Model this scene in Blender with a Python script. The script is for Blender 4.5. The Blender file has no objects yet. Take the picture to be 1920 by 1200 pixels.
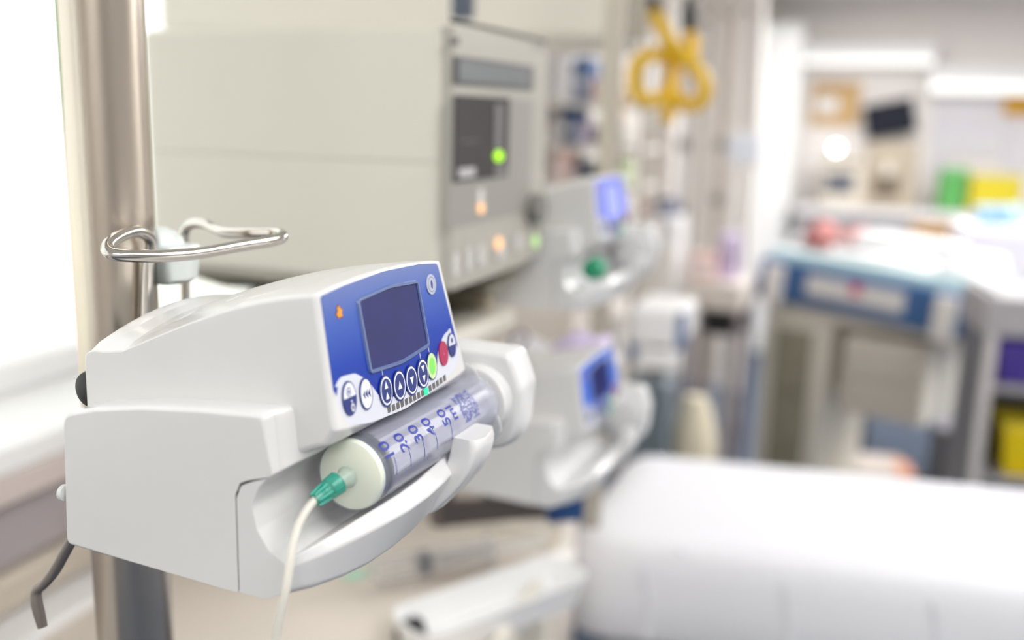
import bpy, bmesh, math, random
from math import sin, cos, tan, radians, sqrt, pi, atan2
from mathutils import Vector, Matrix, Euler
random.seed(4)
SC = bpy.context.scene
COL = SC.collection

# ------------------------------------------------------------ camera
FPX = 1750.0
TH, RO, YAW = radians(11.3), radians(1.6), radians(18)
CAM = Vector((0, 0, 1.5))
fw = Vector((-sin(YAW)*cos(TH), cos(YAW)*cos(TH), -sin(TH)))
r0 = Vector((cos(YAW), sin(YAW), 0))
u0 = Vector((-sin(YAW)*sin(TH), cos(YAW)*sin(TH), cos(TH)))
rt = r0*cos(RO) + u0*sin(RO)
upv = u0*cos(RO) - r0*sin(RO)
def at(px, py, d):
    """point in the room seen at a pixel of the photo, at a given distance"""
    return CAM + (fw + rt*((px-960)/FPX) - upv*((py-600)/FPX))*d
cd = bpy.data.cameras.new('camera'); cam = bpy.data.objects.new('camera', cd); COL.objects.link(cam)
cam.matrix_world = Matrix(((rt.x, upv.x, -fw.x, CAM.x), (rt.y, upv.y, -fw.y, CAM.y), (rt.z, upv.z, -fw.z, CAM.z), (0, 0, 0, 1)))
cd.sensor_width = 36; cd.lens = FPX/1920*36; cd.clip_start = .02
cd.dof.use_dof = True; cd.dof.focus_distance = .395; cd.dof.aperture_fstop = 3.3
SC.camera = cam
SC.view_settings.view_transform = 'Standard'
SC.view_settings.look = 'None'

# ------------------------------------------------------------ materials
def lin(c):
    c = c/255
    return c/12.92 if c <= .04045 else ((c+.055)/1.055)**2.4
def rgb(r, g, b): return (lin(r), lin(g), lin(b), 1)
MATS = {}
def mat(name, col, rough=.45, metal=0, var=.03, scale=12, bump=0, emit=None, es=0, alpha=1, trans=0, coat=0, sss=0):
    if name in MATS: return MATS[name]
    m = bpy.data.materials.new(name); m.use_nodes = True
    nt = m.node_tree; b = nt.nodes['Principled BSDF']
    tc = nt.nodes.new('ShaderNodeTexCoord'); nz = nt.nodes.new('ShaderNodeTexNoise')
    nz.inputs['Scale'].default_value = scale; nz.inputs['Detail'].default_value = 3
    nt.links.new(tc.outputs['Object'], nz.inputs['Vector'])
    mx = nt.nodes.new('ShaderNodeMix'); mx.data_type = 'RGBA'
    c = rgb(*col)
    mx.inputs[6].default_value = tuple(max(0, x*(1-var)) for x in c[:3])+(1,)
    mx.inputs[7].default_value = tuple(min(1, x*(1+var)) for x in c[:3])+(1,)
    nt.links.new(nz.outputs[0], mx.inputs[0]); nt.links.new(mx.outputs[2], b.inputs['Base Color'])
    b.inputs['Roughness'].default_value = rough; b.inputs['Metallic'].default_value = metal
    if bump:
        bp = nt.nodes.new('ShaderNodeBump'); bp.inputs['Strength'].default_value = bump; bp.inputs['Distance'].default_value = .01
        nt.links.new(nz.outputs[0], bp.inputs['Height']); nt.links.new(bp.outputs[0], b.inputs['Normal'])
    if emit: b.inputs['Emission Color'].default_value = rgb(*emit); b.inputs['Emission Strength'].default_value = es
    b.inputs['Alpha'].default_value = alpha
    b.inputs['Transmission Weight'].default_value = trans
    b.inputs['Coat Weight'].default_value = coat
    if sss: b.inputs['Subsurface Weight'].default_value = sss; b.inputs['Subsurface Scale'].default_value = .01
    MATS[name] = m
    return m
def clear(name, tint, mix, rough=.08):
    """clear plastic or glass: mostly see-through with a tinted glossy skin"""
    if name in MATS: return MATS[name]
    m = bpy.data.materials.new(name); m.use_nodes = True; nt = m.node_tree
    b = nt.nodes['Principled BSDF']; o = nt.nodes['Material Output']
    b.inputs['Base Color'].default_value = rgb(*tint); b.inputs['Roughness'].default_value = rough
    t = nt.nodes.new('ShaderNodeBsdfTransparent'); t.inputs[0].default_value = tuple(.86+.13*x for x in rgb(*tint)[:3])+(1,)
    ms = nt.nodes.new('ShaderNodeMixShader')
    lw = nt.nodes.new('ShaderNodeLayerWeight'); lw.inputs[0].default_value = .35
    ma = nt.nodes.new('ShaderNodeMath'); ma.operation = 'MULTIPLY_ADD'; ma.inputs[1].default_value = .35; ma.inputs[2].default_value = mix; ma.use_clamp = True
    nt.links.new(lw.outputs['Facing'], ma.inputs[0]); nt.links.new(ma.outputs[0], ms.inputs[0])
    nt.links.new(t.outputs[0], ms.inputs[1]); nt.links.new(b.outputs[0], ms.inputs[2]); nt.links.new(ms.outputs[0], o.inputs[0])
    MATS[name] = m
    return m

# ------------------------------------------------------------ mesh helpers
def finish(name, bm, ms, parent=None, smooth=40, bevel=0, sub=0, wn=0):
    me = bpy.data.meshes.new(name)
    bmesh.ops.recalc_face_normals(bm, faces=bm.faces)
    bm.to_mesh(me); bm.free()
    for m in (ms if isinstance(ms, (list, tuple)) else [ms]): me.materials.append(m)
    if smooth:
        for p in me.polygons: p.use_smooth = True
        me.set_sharp_from_angle(angle=radians(smooth))
    o = bpy.data.objects.new(name, me); COL.objects.link(o)
    if parent: o.parent = parent
    if bevel:
        b = o.modifiers.new('bevel', 'BEVEL'); b.width = bevel; b.segments = 3; b.limit_method = 'ANGLE'; b.angle_limit = radians(35)
        for p in me.polygons: p.use_smooth = True
        b.harden_normals = True
    if wn:
        w_ = o.modifiers.new('wn', 'WEIGHTED_NORMAL'); w_.weight = 100; w_.keep_sharp = True; w_.mode = 'FACE_AREA'
    if sub:
        s = o.modifiers.new('sub', 'SUBSURF'); s.levels = s.render_levels = sub
    return o
def tag(o, label, cat, group=None, kind=None):
    o['label'] = label; o['category'] = cat
    if group: o['group'] = group
    if kind: o['kind'] = kind
    return o
def thing(name, loc, rz, label, cat, group=None, scale=1):
    o = bpy.data.objects.new(name, None); COL.objects.link(o)
    o.location = loc; o.rotation_euler = (0, 0, rz); o.scale = (scale,)*3; o.empty_display_size = .05
    return tag(o, label, cat, group)
def struct(name, bm, m, parent=None, **k):
    o = finish(name, bm, m, parent, **k)
    if not parent: o['kind'] = 'structure'
    return o
def B(): return bmesh.new()
def box(bm, x0, x1, y0, y1, z0, z1, mi=0, M=None):
    vs = [bm.verts.new((x, y, z)) for x in (x0, x1) for y in (y0, y1) for z in (z0, z1)]
    if M:
        for v in vs: v.co = M @ v.co
    for f in ((0, 1, 3, 2), (4, 6, 7, 5), (0, 4, 5, 1), (2, 3, 7, 6), (0, 2, 6, 4), (1, 5, 7, 3)):
        fc = bm.faces.new([vs[i] for i in f]); fc.material_index = mi
    return bm
def loft(bm, rings, caps=True, mi=0, closed=True):
    """rings: lists of 3D points with the same count"""
    vr = [[bm.verts.new(p) for p in r] for r in rings]
    n = len(vr[0])
    for a, b in zip(vr, vr[1:]):
        for i in range(n if closed else n-1):
            j = (i+1) % n
            f = bm.faces.new((a[i], a[j], b[j], b[i])); f.material_index = mi
    if caps:
        for r in (vr[0], vr[-1]):
            f = bm.faces.new(r); f.material_index = mi
    return vr
def tube(bm, pts, r, n=12, mi=0, caps=True, smoothn=0):
    pts = [Vector(p) for p in pts]
    rs = r if isinstance(r, (list, tuple)) else [r]*len(pts)
    if smoothn:
        P, R = [], []
        for i in range(len(pts)-1):
            p0 = pts[max(i-1, 0)]; p1 = pts[i]; p2 = pts[i+1]; p3 = pts[min(i+2, len(pts)-1)]
            for k in range(smoothn):
                t = k/smoothn
                P.append(.5*((2*p1)+(p2-p0)*t+(2*p0-5*p1+4*p2-p3)*t*t+(3*p1-p0-3*p2+p3)*t**3))
                R.append(rs[i]*(1-t)+rs[i+1]*t)
        P.append(pts[-1]); R.append(rs[-1]); pts, rs = P, R
    rings = []; nrm = None
    for i, p in enumerate(pts):
        d = (pts[min(i+1, len(pts)-1)]-pts[max(i-1, 0)]).normalized()
        if nrm is None:
            nrm = d.orthogonal().normalized()
        else:
            nrm = (nrm - d*nrm.dot(d)).normalized()
        b = d.cross(nrm)
        rings.append([p+(nrm*cos(2*pi*k/n)+b*sin(2*pi*k/n))*rs[i] for k in range(n)])
    loft(bm, rings, caps, mi)
    return bm
def lathe_u(bm, prof, cv, cw, n=48, mi=0, caps=True):
    """revolve (u, r) pairs about an axis along local x at (cv, cw)"""
    loft(bm, [[Vector((u, cv+r*cos(2*pi*k/n), cw+r*sin(2*pi*k/n))) for k in range(n)] for u, r in prof], caps, mi)
    return bm
def lathe_z(bm, prof, x, y, n=24, mi=0, caps=True):
    loft(bm, [[Vector((x+r*cos(2*pi*k/n), y+r*sin(2*pi*k/n), z)) for k in range(n)] for z, r in prof], caps, mi)
    return bm
def rpoly(pts, seg=6):
    """2D polygon with a radius per corner"""
    out = []; n = len(pts)
    for i in range(n):
        p = Vector(pts[i][:2]); r = pts[i][2] if len(pts[i]) > 2 else 0
        if not r: out.append(p); continue
        a = Vector(pts[i-1][:2])-p; b = Vector(pts[(i+1) % n][:2])-p
        la, lb = a.length, b.length; a.normalize(); b.normalize()
        ang = a.angle(b); t = min(r/tan(ang/2), la*.49, lb*.49)
        s, e = p+a*t, p+b*t
        for k in range(seg+1):
            q = k/seg; out.append(s*(1-q)**2+p*2*q*(1-q)+e*q*q)
    return out
def inset(poly, d):
    n = len(poly); area = sum(poly[i].x*poly[(i+1) % n].y-poly[(i+1) % n].x*poly[i].y for i in range(n))
    sg = 1 if area > 0 else -1; out = []
    for i in range(n):
        a = poly[i]-poly[i-1]; b = poly[(i+1) % n]-poly[i]
        if a.length < 1e-9: a = b
        if b.length < 1e-9: b = a
        na = Vector((-a.y, a.x)).normalized(); nb = Vector((-b.y, b.x)).normalized()
        m = (na+nb); m = m.normalized() if m.length > 1e-6 else na
        out.append(poly[i]+m*d*sg/max(.6, m.dot(na)))
    return out
def shrink(poly, d):
    xs = [p.x for p in poly]; ys = [p.y for p in poly]
    cx, cy = (min(xs)+max(xs))/2, (min(ys)+max(ys))/2; fx_, fy_ = 1-2*d/(max(xs)-min(xs)), 1-2*d/(max(ys)-min(ys))
    return [Vector((cx+(p.x-cx)*fx_, cy+(p.y-cy)*fy_)) for p in poly]
def round_ends(ur, r, seg=4, inset=shrink):
    """ur: list of (u, poly) stations -> rings along x with rounded ends"""
    out = []
    (ua, pa), (ub, pb) = ur[0], ur[-1]
    for k in range(seg):
        t = r*(1-cos(pi/2*k/seg)); o = r*(1-sin(pi/2*k/seg))
        out.append((ua+t, inset(pa, o)))
    out.append((ua+r, pa)); out += [s for s in ur[1:-1]]; out.append((ub-r, pb))
    for k in range(seg-1, -1, -1):
        t = r*(1-cos(pi/2*k/seg)); o = r*(1-sin(pi/2*k/seg))
        out.append((ub-t, inset(pb, o)))
    return out
def ring3(u, poly): return [Vector((u, p.x, p.y)) for p in poly]
def rbox_mesh(name, sx, sy, sz, m, parent, loc=(0, 0, 0), r=.01, rz=0, bevel=None):
    bm = B(); box(bm, -sx/2, sx/2, -sy/2, sy/2, 0, sz)
    o = finish(name, bm, m, parent, bevel=bevel if bevel is not None else min(r, sx*.3, sy*.3, sz*.3))
    o.location = loc; o.rotation_euler.z = rz
    return o
def copy_tree(o, parent=None):
    c = o.copy(); COL.objects.link(c); c.parent = parent
    for ch in list(o.children): copy_tree(ch, c)
    return c
def text_mesh(s, size):
    cu = bpy.data.curves.new('t', 'FONT'); cu.body = s; cu.size = size; cu.align_x = 'CENTER'; cu.align_y = 'CENTER'; cu.offset = size*.02; cu.resolution_u = 3
    o = bpy.data.objects.new('t', cu); COL.objects.link(o)
    me = bpy.data.meshes.new_from_object(o.evaluated_get(bpy.context.evaluated_depsgraph_get()))
    bpy.data.objects.remove(o); bpy.data.curves.remove(cu)
    bm = B(); bm.from_mesh(me); bpy.data.meshes.remove(me)
    return bm

# ------------------------------------------------------------ palette
M_case = mat('pump white plastic', (219, 218, 217), .28, var=.01, scale=60, coat=.3)
M_door = mat('pump grey white plastic', (217, 217, 217), .32, var=.01, scale=60, coat=.3)
M_cream = mat('cream enamel', (228, 223, 211), .4, var=.02)
M_cream2 = mat('cream plastic side', (217, 213, 200), .45, var=.015)
M_face = mat('grey beige front plastic', (180, 176, 166), .4, var=.02)
M_face2 = mat('darker grey overlay', (156, 153, 146), .4, var=.02)
M_steel = mat('brushed steel', (200, 190, 178), .27, 1, var=.06, scale=30)
M_steel2 = mat('polished steel rod', (205, 200, 194), .17, 1, var=.04, scale=30)
M_dark = mat('black rubber', (22, 24, 24), .5)
M_grey = mat('dark grey metal', (110, 105, 102), .4, .6)
M_white = mat('white enamel', (240, 240, 240), .4, var=.02)
M_white2 = mat('warm white plastic', (236, 233, 228), .4, var=.02)
M_black = mat('black display', (48, 44, 46), .25, var=.02)
M_lcd = mat('grey lcd glass', (125, 128, 130), .25, var=.04)
M_navy = mat('dark navy print', (22, 44, 120), .35, var=.01)
M_ink = mat('blue scale print', (16, 42, 146), .5, var=.01)
M_paneltext = mat('white print', (236, 238, 244), .35, var=.01)
M_lowpanel = mat('pale print area', (214, 217, 228), .35, var=.01)
M_green = mat('green key', (120, 205, 90), .4, emit=(120, 215, 90), es=.25)
M_pgreen = mat('pale green key', (205, 232, 170), .4)
M_red = mat('crimson key', (172, 38, 84), .4)
M_orange = mat('orange print', (240, 160, 40), .4)
M_led = mat('green led', (40, 230, 140), .3, emit=(20, 250, 150), es=.9)
M_ledoff = mat('unlit led window', (95, 92, 90), .4)
M_sheet = mat('white bed sheet', (228, 229, 234), .85, var=.02, scale=6, bump=.15)
M_blue = mat('steel blue plastic', (58, 100, 152), .5)
M_teal = mat('pale aqua cloth', (196, 226, 232), .8)
M_skin = mat('baby skin', (226, 160, 156), .5, sss=.2)
M_purple = mat('purple plastic', (72, 52, 150), .5)
M_yellow = mat('yellow plastic', (248, 218, 20), .4)
M_hose = mat('yellow hose', (240, 196, 40), .4)
M_lilac = mat('lilac paper', (210, 196, 226), .7)
M_paper = mat('white paper', (238, 238, 240), .8)
M_olive = mat('olive grey drawer front', (150, 146, 126), .5)
M_tan = mat('tan card', (206, 172, 122), .7)
M_amber = mat('amber plastic', (206, 152, 20), .5)

def panel_sheen_mat():
    m = bpy.data.materials.new('blue overlay print with painted sheen'); m.use_nodes = True; nt = m.node_tree; b = nt.nodes['Principled BSDF']
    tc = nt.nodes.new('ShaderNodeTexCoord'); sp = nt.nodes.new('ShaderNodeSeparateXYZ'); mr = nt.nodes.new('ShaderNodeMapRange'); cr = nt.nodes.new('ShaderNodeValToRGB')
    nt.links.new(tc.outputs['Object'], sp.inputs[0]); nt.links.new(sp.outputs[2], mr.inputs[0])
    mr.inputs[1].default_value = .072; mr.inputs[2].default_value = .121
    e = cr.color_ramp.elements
    e[0].position = 0; e[0].color = rgb(4, 42, 150); e[1].position = 1; e[1].color = rgb(112, 128, 180)  # reflection sheen painted into the blue print, paler towards the top
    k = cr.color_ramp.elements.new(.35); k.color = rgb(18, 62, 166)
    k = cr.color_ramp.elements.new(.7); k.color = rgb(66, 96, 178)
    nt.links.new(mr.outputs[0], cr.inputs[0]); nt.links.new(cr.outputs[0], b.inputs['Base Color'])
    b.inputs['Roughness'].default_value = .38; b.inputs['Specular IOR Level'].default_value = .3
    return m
M_panelsheen = panel_sheen_mat()

# ============================================================ SYRINGE PUMP
# pump frame: x runs along the syringe, y to the back, z up; metres
def arch(u): return 1-((u-.066)/.054)**2
def head_poly(u):
    a = max(-.25, arch(u))
    c = lambda v: (.003+(.013-.003)*(v+.03)/.11)*a
    top = [(.066, .0855), (.048, .0937), (.034, .0998), (.021, .105), (.008, .1097), (-.0044, .1133), (-.017, .1163)]
    pts = [(.0872, .057, .002), (.0868, .0835+c(.0868), .005), (.077, .0838+c(.077), .004)]
    pts += [(v, w+c(v), .004) for v, w in top]
    pts += [(-.0288, .1183+c(-.0288), .0016), (-.0368, .0668-.0042*a, .0022), (-.0330, .0604, .002), (-.026, .0580, .003), (-.019, .0545, .003), (.0, .053, .002)]
    return rpoly(pts, 4)
def uend(w): return .1085+(.118-w)*.24
def pan(u, w, off=0): return Vector((u, -.029-(.118-w)*.14-off, w))
def pan_poly(bm, pts, off, th=0, mi=0):
    """flat polygon on the slanted control panel, optionally with thickness"""
    top = [bm.verts.new(pan(u, w, off+th)) for u, w in pts]
    f = bm.faces.new(top); f.material_index = mi
    if th:
        bot = [bm.verts.new(pan(u, w, off)) for u, w in pts]
        for i in range(len(pts)):
            j = (i+1) % len(pts); f = bm.faces.new((top[i], top[j], bot[j], bot[i])); f.material_index = mi
def ell(cu, cw, rx, ry, n=28, a0=0, a1=2*pi, sl=0):
    return [(cu+rx*cos(a0+(a1-a0)*k/n)+sl*ry*sin(a0+(a1-a0)*k/n), cw+ry*sin(a0+(a1-a0)*k/n)) for k in range(n if a1-a0 > 6.2 else n+1)]
def tri(cu, cw, s, d): return [(cu-s*.6, cw-s*.55*d), (cu+s*.6, cw-s*.55*d), (cu, cw+s*.75*d)]

def make_pump(label, group=None):
    R = thing('syringe_pump', (0, 0, 0), 0, label, 'syringe pump', group)
    # --- lower housing with the stepped front block
    def base_poly(fr, wtop, wlow):
        # fr: front v of the block
        return rpoly([(.0906, .0008, .003), (.0875, .0595, .006), (.07, .0645, .01), (.046, .0688, .02), (.015, .0722, .02),
                      (fr, wtop, .003), (fr-.002, wlow, .0015), (-.0062, .0470, .001), (-.0022, .0452, .0016), (0, .040, .002), (0, 0, .0015)], 4)
    st = [(0, base_poly(-.0150, .0742, .0502)), (.006, base_poly(-.0165, .0745, .0512)), (.013, base_poly(-.0190, .0747, .0528)), (.0212, base_poly(-.0225, .0747, .0548)),
          (.0216, base_poly(-.0190, .070, .0525)), (.06, base_poly(-.0185, .069, .0525)), (.145, base_poly(-.0185, .0675, .0525)), (.152, base_poly(-.012, .0665, .0525)), (.172, base_poly(-.012, .064, .053))]
    rr = []
    (ua, pa) = st[0]; r = .0045
    for k in range(5):
        ip = shrink(pa, .55*r*(1-sin(pi/2*k/5)))
        # edges next to the tray joint stay put
        ip = [b if (a.x < .003 and a.y < .056) else a*0+b+(a-b)*min(1, max(0, (a.x-.003)/.004) if a.y < .056 else 1) for a, b in ((i_, o_) for i_, o_ in zip(ip, pa))]
        rr.append((ua+r*(1-cos(pi/2*k/5)), ip))
    rr += [(r, pa)] + st[1:]
    bm = B(); loft(bm, [ring3(u, p) for u, p in rr])
    finish('housing', bm, M_case, R, smooth=38, wn=1)
    # --- hinged syringe tray with the open trough
    def tray_poly(k, m, n, o, p, dv=0):
        pts = [(-.0006, .0005, .0008), (-.0006, .0390, .003), (-.0030, .0443, .002), (-.0068, .0462, .002), (-.0149, .0493, .0004),
               (-.0105, .0445, .004), (-.0076, .0372, .006), (-.0098, .0275, .006), (-.0150, .0205, .005), (-.0210, .0171, .0012),
               (k[0], k[1], .003), (m[0], m[1], .0012), (n[0], n[1], .0022), (o[0], o[1], .006), (p[0], p[1], .004)]
        return rpoly(pts, 4)
    S = [(0, (-.0214, .0168), (-.0218, .0165), (-.0222, .0140), (-.0205, .0042), (-.013, .0006)),
         (.004, (-.0235, .0182), (-.0250, .0196), (-.0262, .0160), (-.0235, .0040), (-.015, .0004)),
         (.011, (-.026, .0200), (-.0305, .0232), (-.0335, .0190), (-.0285, .0040), (-.018, 0)),
         (.022, (-.029, .0218), (-.0362, .0268), (-.0405, .0222), (-.0340, .0044), (-.021, -.0005)),
         (.034, (-.031, .0236), (-.0400, .0293), (-.0450, .0240), (-.0375, .0050), (-.024, -.001)),
         (.050, (-.031, .0240), (-.0418, .0300), (-.0475, .0245), (-.0390, .0056), (-.025, -.0015)),
         (.066, (-.031, .0242), (-.0424, .0308), (-.0482, .0250), (-.0390, .0060), (-.025, -.001)),
         (.082, (-.031, .0244), (-.0420, .0322), (-.0476, .0258), (-.0382, .0070), (-.024, 0)),
         (.098, (-.031, .0246), (-.0405, .0332), (-.0458, .0264), (-.0362, .0085), (-.023, .001)),
         (.112, (-.031, .0246), (-.0385, .0330), (-.0430, .0264), (-.0330, .0100), (-.021, .002)),
         (.126, (-.030, .0240), (-.0350, .0310), (-.0385, .0250), (-.0290, .0110), (-.019, .003))]
    st = [(s[0], tray_poly(*s[1:])) for s in S]
    # densify by interpolation
    D = []
    for a, b in zip(st, st[1:]):
        for k in range(3):
            t = k/3; D.append((a[0]*(1-t)+b[0]*t, [x*(1-t)+y*t for x, y in zip(a[1], b[1])]))
    D.append(st[-1])
    bm = B(); loft(bm, [ring3(u, p) for u, p in D])
    finish('syringe_tray', bm, M_door, R, smooth=38, wn=1)
    # thin dark joint behind the tray and around it
    bm = B(); box(bm, .0004, .12, -.0006, 0, .001, .044)
    finish('seam', bm, M_grey, R, smooth=0)
    # --- head
    us = [.012+.1*k/14 for k in range(15)]
    base = [(u, head_poly(u)) for u in us]
    rings = round_ends([(u, p) for u, p in base], .0026, 5)
    bm = B(); out = []
    for u, p in rings:
        t = (u-.012)/.1
        ring = []
        for q in p:
            # the far end leans outward towards the bottom, more so at the front
            e = uend(q.y)+.0035 if q.x < .0 else uend(q.y)+.0035+q.x*.15
            ring.append(Vector((.012+t*(e-.012), q.x, q.y)))
        out.append(ring)
    loft(bm, out)
    finish('head', bm, M_case, R, smooth=38, wn=1)
    # shallow embossed arrows on the top
    bm = B()
    for k in range(2):
        c = Vector((.030, .022+.012*k, .1085-.0045*k))
        for s in (-1, 1):
            tube(bm, [c+Vector((0, .004*s, -.0014*s)), c+Vector((.005, 0, .001))], .0003, 5)
    finish('embossed_mark', bm, mat('pale teal print', (196, 216, 216)), R)
    # --- control panel overlay
    outline = rpoly([(.0148, .1166, .0015), (.03, .1184, .02), (.06, .1202, .05), (.09, .1196, .03), (.1068, .1180, .003),
                     (.1135, .094, .03), (.1188, .0745, .004), (.1130, .0688, .012), (.095, .0642, .03), (.064, .0622, .05), (.038, .0636, .02), (.0205, .0668, .006), (.0145, .0745, .004)], 5)
    outline = [(p.x, p.y) for p in outline]
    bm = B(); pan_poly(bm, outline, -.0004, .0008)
    CP = finish('control_panel', bm, [M_panelsheen], R, smooth=30)
    low = rpoly([(.0146, .0825, .001), (.0200, .0858, .006), (.0300, .0850, .01), (.0385, .0802, .008), (.0452, .0720, .003), (.0497, .0676, .003), (.0555, .0696, .002), (.0605, .0672, .003),
                 (.066, .0692, .002), (.0708, .0670, .003), (.0757, .0692, .002), (.081, .0672, .003), (.0858, .0700, .002), (.0900, .0690, .003), (.0955, .0730, .004), (.0972, .0790, .01), (.1050, .0860, .012), (.1150, .0876, .001)] , 4)
    low = [(p.x, p.y) for p in low]
    lowedge = [(u, w) for u, w in outline if w < .0876 and u > .1] + [(u, w) for u, w in outline if w < .0830 and u <= .1]
    lowedge = lowedge[:]
    # keep outline order: right side downwards, bottom leftwards, left side upwards
    ins = []
    for u, w in lowedge:
        ins.append((u, w))
    bm = B(); pan_poly(bm, low+ins, .00045)
    finish('lower_print', bm, M_lowpanel, CP, smooth=0)
    # screen in a raised rounded bezel
    sc = rpoly([(.0368, .1126, .0025), (.062, .1146, .05), (.0866, .1134, .003), (.0905, .0833, .0025), (.065, .0809, .05), (.0397, .0822, .0025)], 5)
    bm = B()
    o1 = [(p.x, p.y) for p in sc]; o2 = [(p.x, p.y) for p in inset(sc, .0013)]; o3 = [(p.x, p.y) for p in inset(sc, .0017)]
    lv = [[pan(u, w, .0004) for u, w in o1], [pan(u, w, .0013) for u, w in [(p.x, p.y) for p in inset(sc, .0004)]], [pan(u, w, .0014) for u, w in o2], [pan(u, w, .0006) for u, w in o3]]
    loft(bm, lv, caps=False)
    finish('screen_bezel', bm, mat('blue grey bezel', (92, 112, 160), .22, var=.02, coat=.6), CP, smooth=50)
    bm = B(); pan_poly(bm, o3, .0007)
    finish('screen', bm, mat('dark blue screen', (8, 24, 100), .25, var=.3, scale=40), CP, smooth=0)
    # small orange animal-like mark
    bm = B(); pan_poly(bm, [(.0222, .1085), (.0238, .1098), (.0236, .1112), (.0250, .1118), (.0256, .1104), (.0268, .1100), (.0260, .1088), (.0266, .1074), (.0250, .1076), (.0238, .1070), (.0234, .1082)], .0006)
    pan_poly(bm, [(.0216, .1086), (.0234, .1099), (.0232, .1115), (.0251, .1123), (.0259, .1107), (.0272, .1102), (.0264, .1088), (.0270, .1070), (.0250, .1072), (.0236, .1066), (.0230, .1080)], .0005, mi=1)
    finish('printed_mark', bm, [M_orange, mat('dark red outline', (120, 30, 20))], CP, smooth=0)
    # keys
    def key(cu, cw, layers, th=.0006):
        bm = B(); ms = []
        for pts, m in layers:
            if m not in ms: ms.append(m)
        off = .0005
        for i, (pts, m) in enumerate(layers):
            pan_poly(bm, pts, off, th if i == 0 else .00003, ms.index(m)); off += th if i == 0 else .00006
        return finish('key', bm, ms, CP, smooth=0)
    for i, (cu, cw) in enumerate([(.0499, .0733), (.0606, .0730), (.0709, .0728), (.0812, .0734)]):
        L = [(ell(cu, cw, .0051, .0065), M_navy), (ell(cu, cw, .0045, .0058), M_paneltext), (ell(cu, cw, .0039, .0050), M_navy)]
        if i == 0: L += [(tri(cu, cw+.0022, .0023, 1), M_paneltext), (tri(cu, cw-.0021, .0023, 1), M_paneltext)]
        if i == 1: L += [(tri(cu, cw, .0026, 1), M_paneltext)]
        if i == 2: L += [(tri(cu, cw, .0026, -1), M_paneltext)]
        if i == 3: L += [(tri(cu, cw+.0022, .0023, -1), M_paneltext), (tri(cu, cw-.0021, .0023, -1), M_paneltext)]
        key(cu, cw, L)
        if i in (0, 3):
            bm = B(); x = cu-.0006 if i == 0 else cu; pan_poly(bm, [(x-.00018, .0795), (x+.00018, .0795), (x, .0832), (x-.0004, .0832)], .0006)
            finish('pointer_line', bm, M_paneltext, CP, smooth=0)
    bm = B(); pan_poly(bm, [(.0893, .081), (.0897, .081), (.0893, .0838), (.0889, .0838)], .0006); finish('pointer_line', bm, M_paneltext, CP, smooth=0)
    cu, cw = .0899, .0748
    k_ = key(cu, cw, [(ell(cu, cw, .0046, .0062), M_navy), (ell(cu, cw, .0042, .0057), M_pgreen), (ell(cu, cw, .0028, .0038), M_green)]); k_['label'] = 'green start key'
    cu, cw = .1022, .0779
    k_ = key(cu, cw, [(ell(cu, cw, .0042, .0056), M_red), (tri(cu, cw, .0012, 1), mat('pale red print', (206, 90, 130)))]); k_['label'] = 'crimson key'
    cu, cw = .1112, .0800
    k_ = key(cu, cw, [(ell(cu, cw, .0038, .0055), M_navy), (ell(cu, cw, .0034, .0050, 20, 0, pi), M_lowpanel), (ell(cu, cw+.0022, .0010, .0012), M_navy)])
    cu, cw = .0236, .0768
    key(cu, cw, [(ell(cu, cw, .0046, .0066), M_navy), (ell(cu, cw, .0041, .0060, 20, 0.08, pi-.08), M_paneltext), (ell(cu-.0003, cw+.0026, .0016, .0018), M_navy), (ell(cu-.0003, cw+.0026, .0012, .0014), M_paneltext), (ell(cu-.0003, cw+.0026, .0006, .0008), M_navy),
                 ([(cu+.0002, cw-.0008), (cu+.0010, cw-.0008), (cu+.0010, cw-.0016), (cu+.0002, cw-.0016)], M_paneltext), (ell(cu+.0008, cw-.0036, .0012, .0016), M_paneltext), (ell(cu+.0008, cw-.0036, .0006, .0009), M_navy)])
    cu, cw = .0352, .0757
    key(cu, cw, [(ell(cu, cw, .0044, .0063), M_navy), (ell(cu, cw, .0039, .0057), M_paneltext)] +
        [([(cu+d-.0013, cw), (cu+d+.0005, cw+.0019), (cu+d+.0001, cw), (cu+d+.0005, cw-.0019)], M_navy) for d in (-.0014, .0004, .0022)])
    cu, cw = .0982, .1098
    k_ = key(cu, cw, [(ell(cu, cw, .0043, .0045), mat('pale grey key', (186, 190, 208), .35)), (ell(cu, cw, .0033, .0035), mat('mid grey ring', (140, 145, 170))), (ell(cu, cw, .0028, .0030), mat('pale grey key', (0, 0, 0))),
                      ([(cu-.0008, cw-.0012), (cu+.0004, cw-.0022), (cu+.0010, cw), (cu+.0004, cw+.0022), (cu-.0008, cw+.0012)], M_navy)], .0004); k_['label'] = 'round grey key'
    # row of lights along the lower edge
    for k in range(15):
        t = k/14; u = .0512+.0500*t; w = .0642+.0042*((u-.068)/.05)**2+.0006
        m = M_ledoff; nm = 'indicator_window'
        bm = B(); pan_poly(bm, [(u-.0013, w-.0014), (u+.0012, w-.0012), (u+.0010, w+.0015), (u-.0015, w+.0013)], .0005, .00005)
        finish(nm, bm, m, CP, smooth=0)
    u, w = .0826, .0652
    bm = B(); pan_poly(bm, ell(u, w, .0017, .0017), .0006, .0004); o = finish('indicator_light', bm, M_led, CP, smooth=0); o['label'] = 'lit green light'
    # --- barrel clamp in front of the syringe
    bm = B(); rg = []
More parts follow.
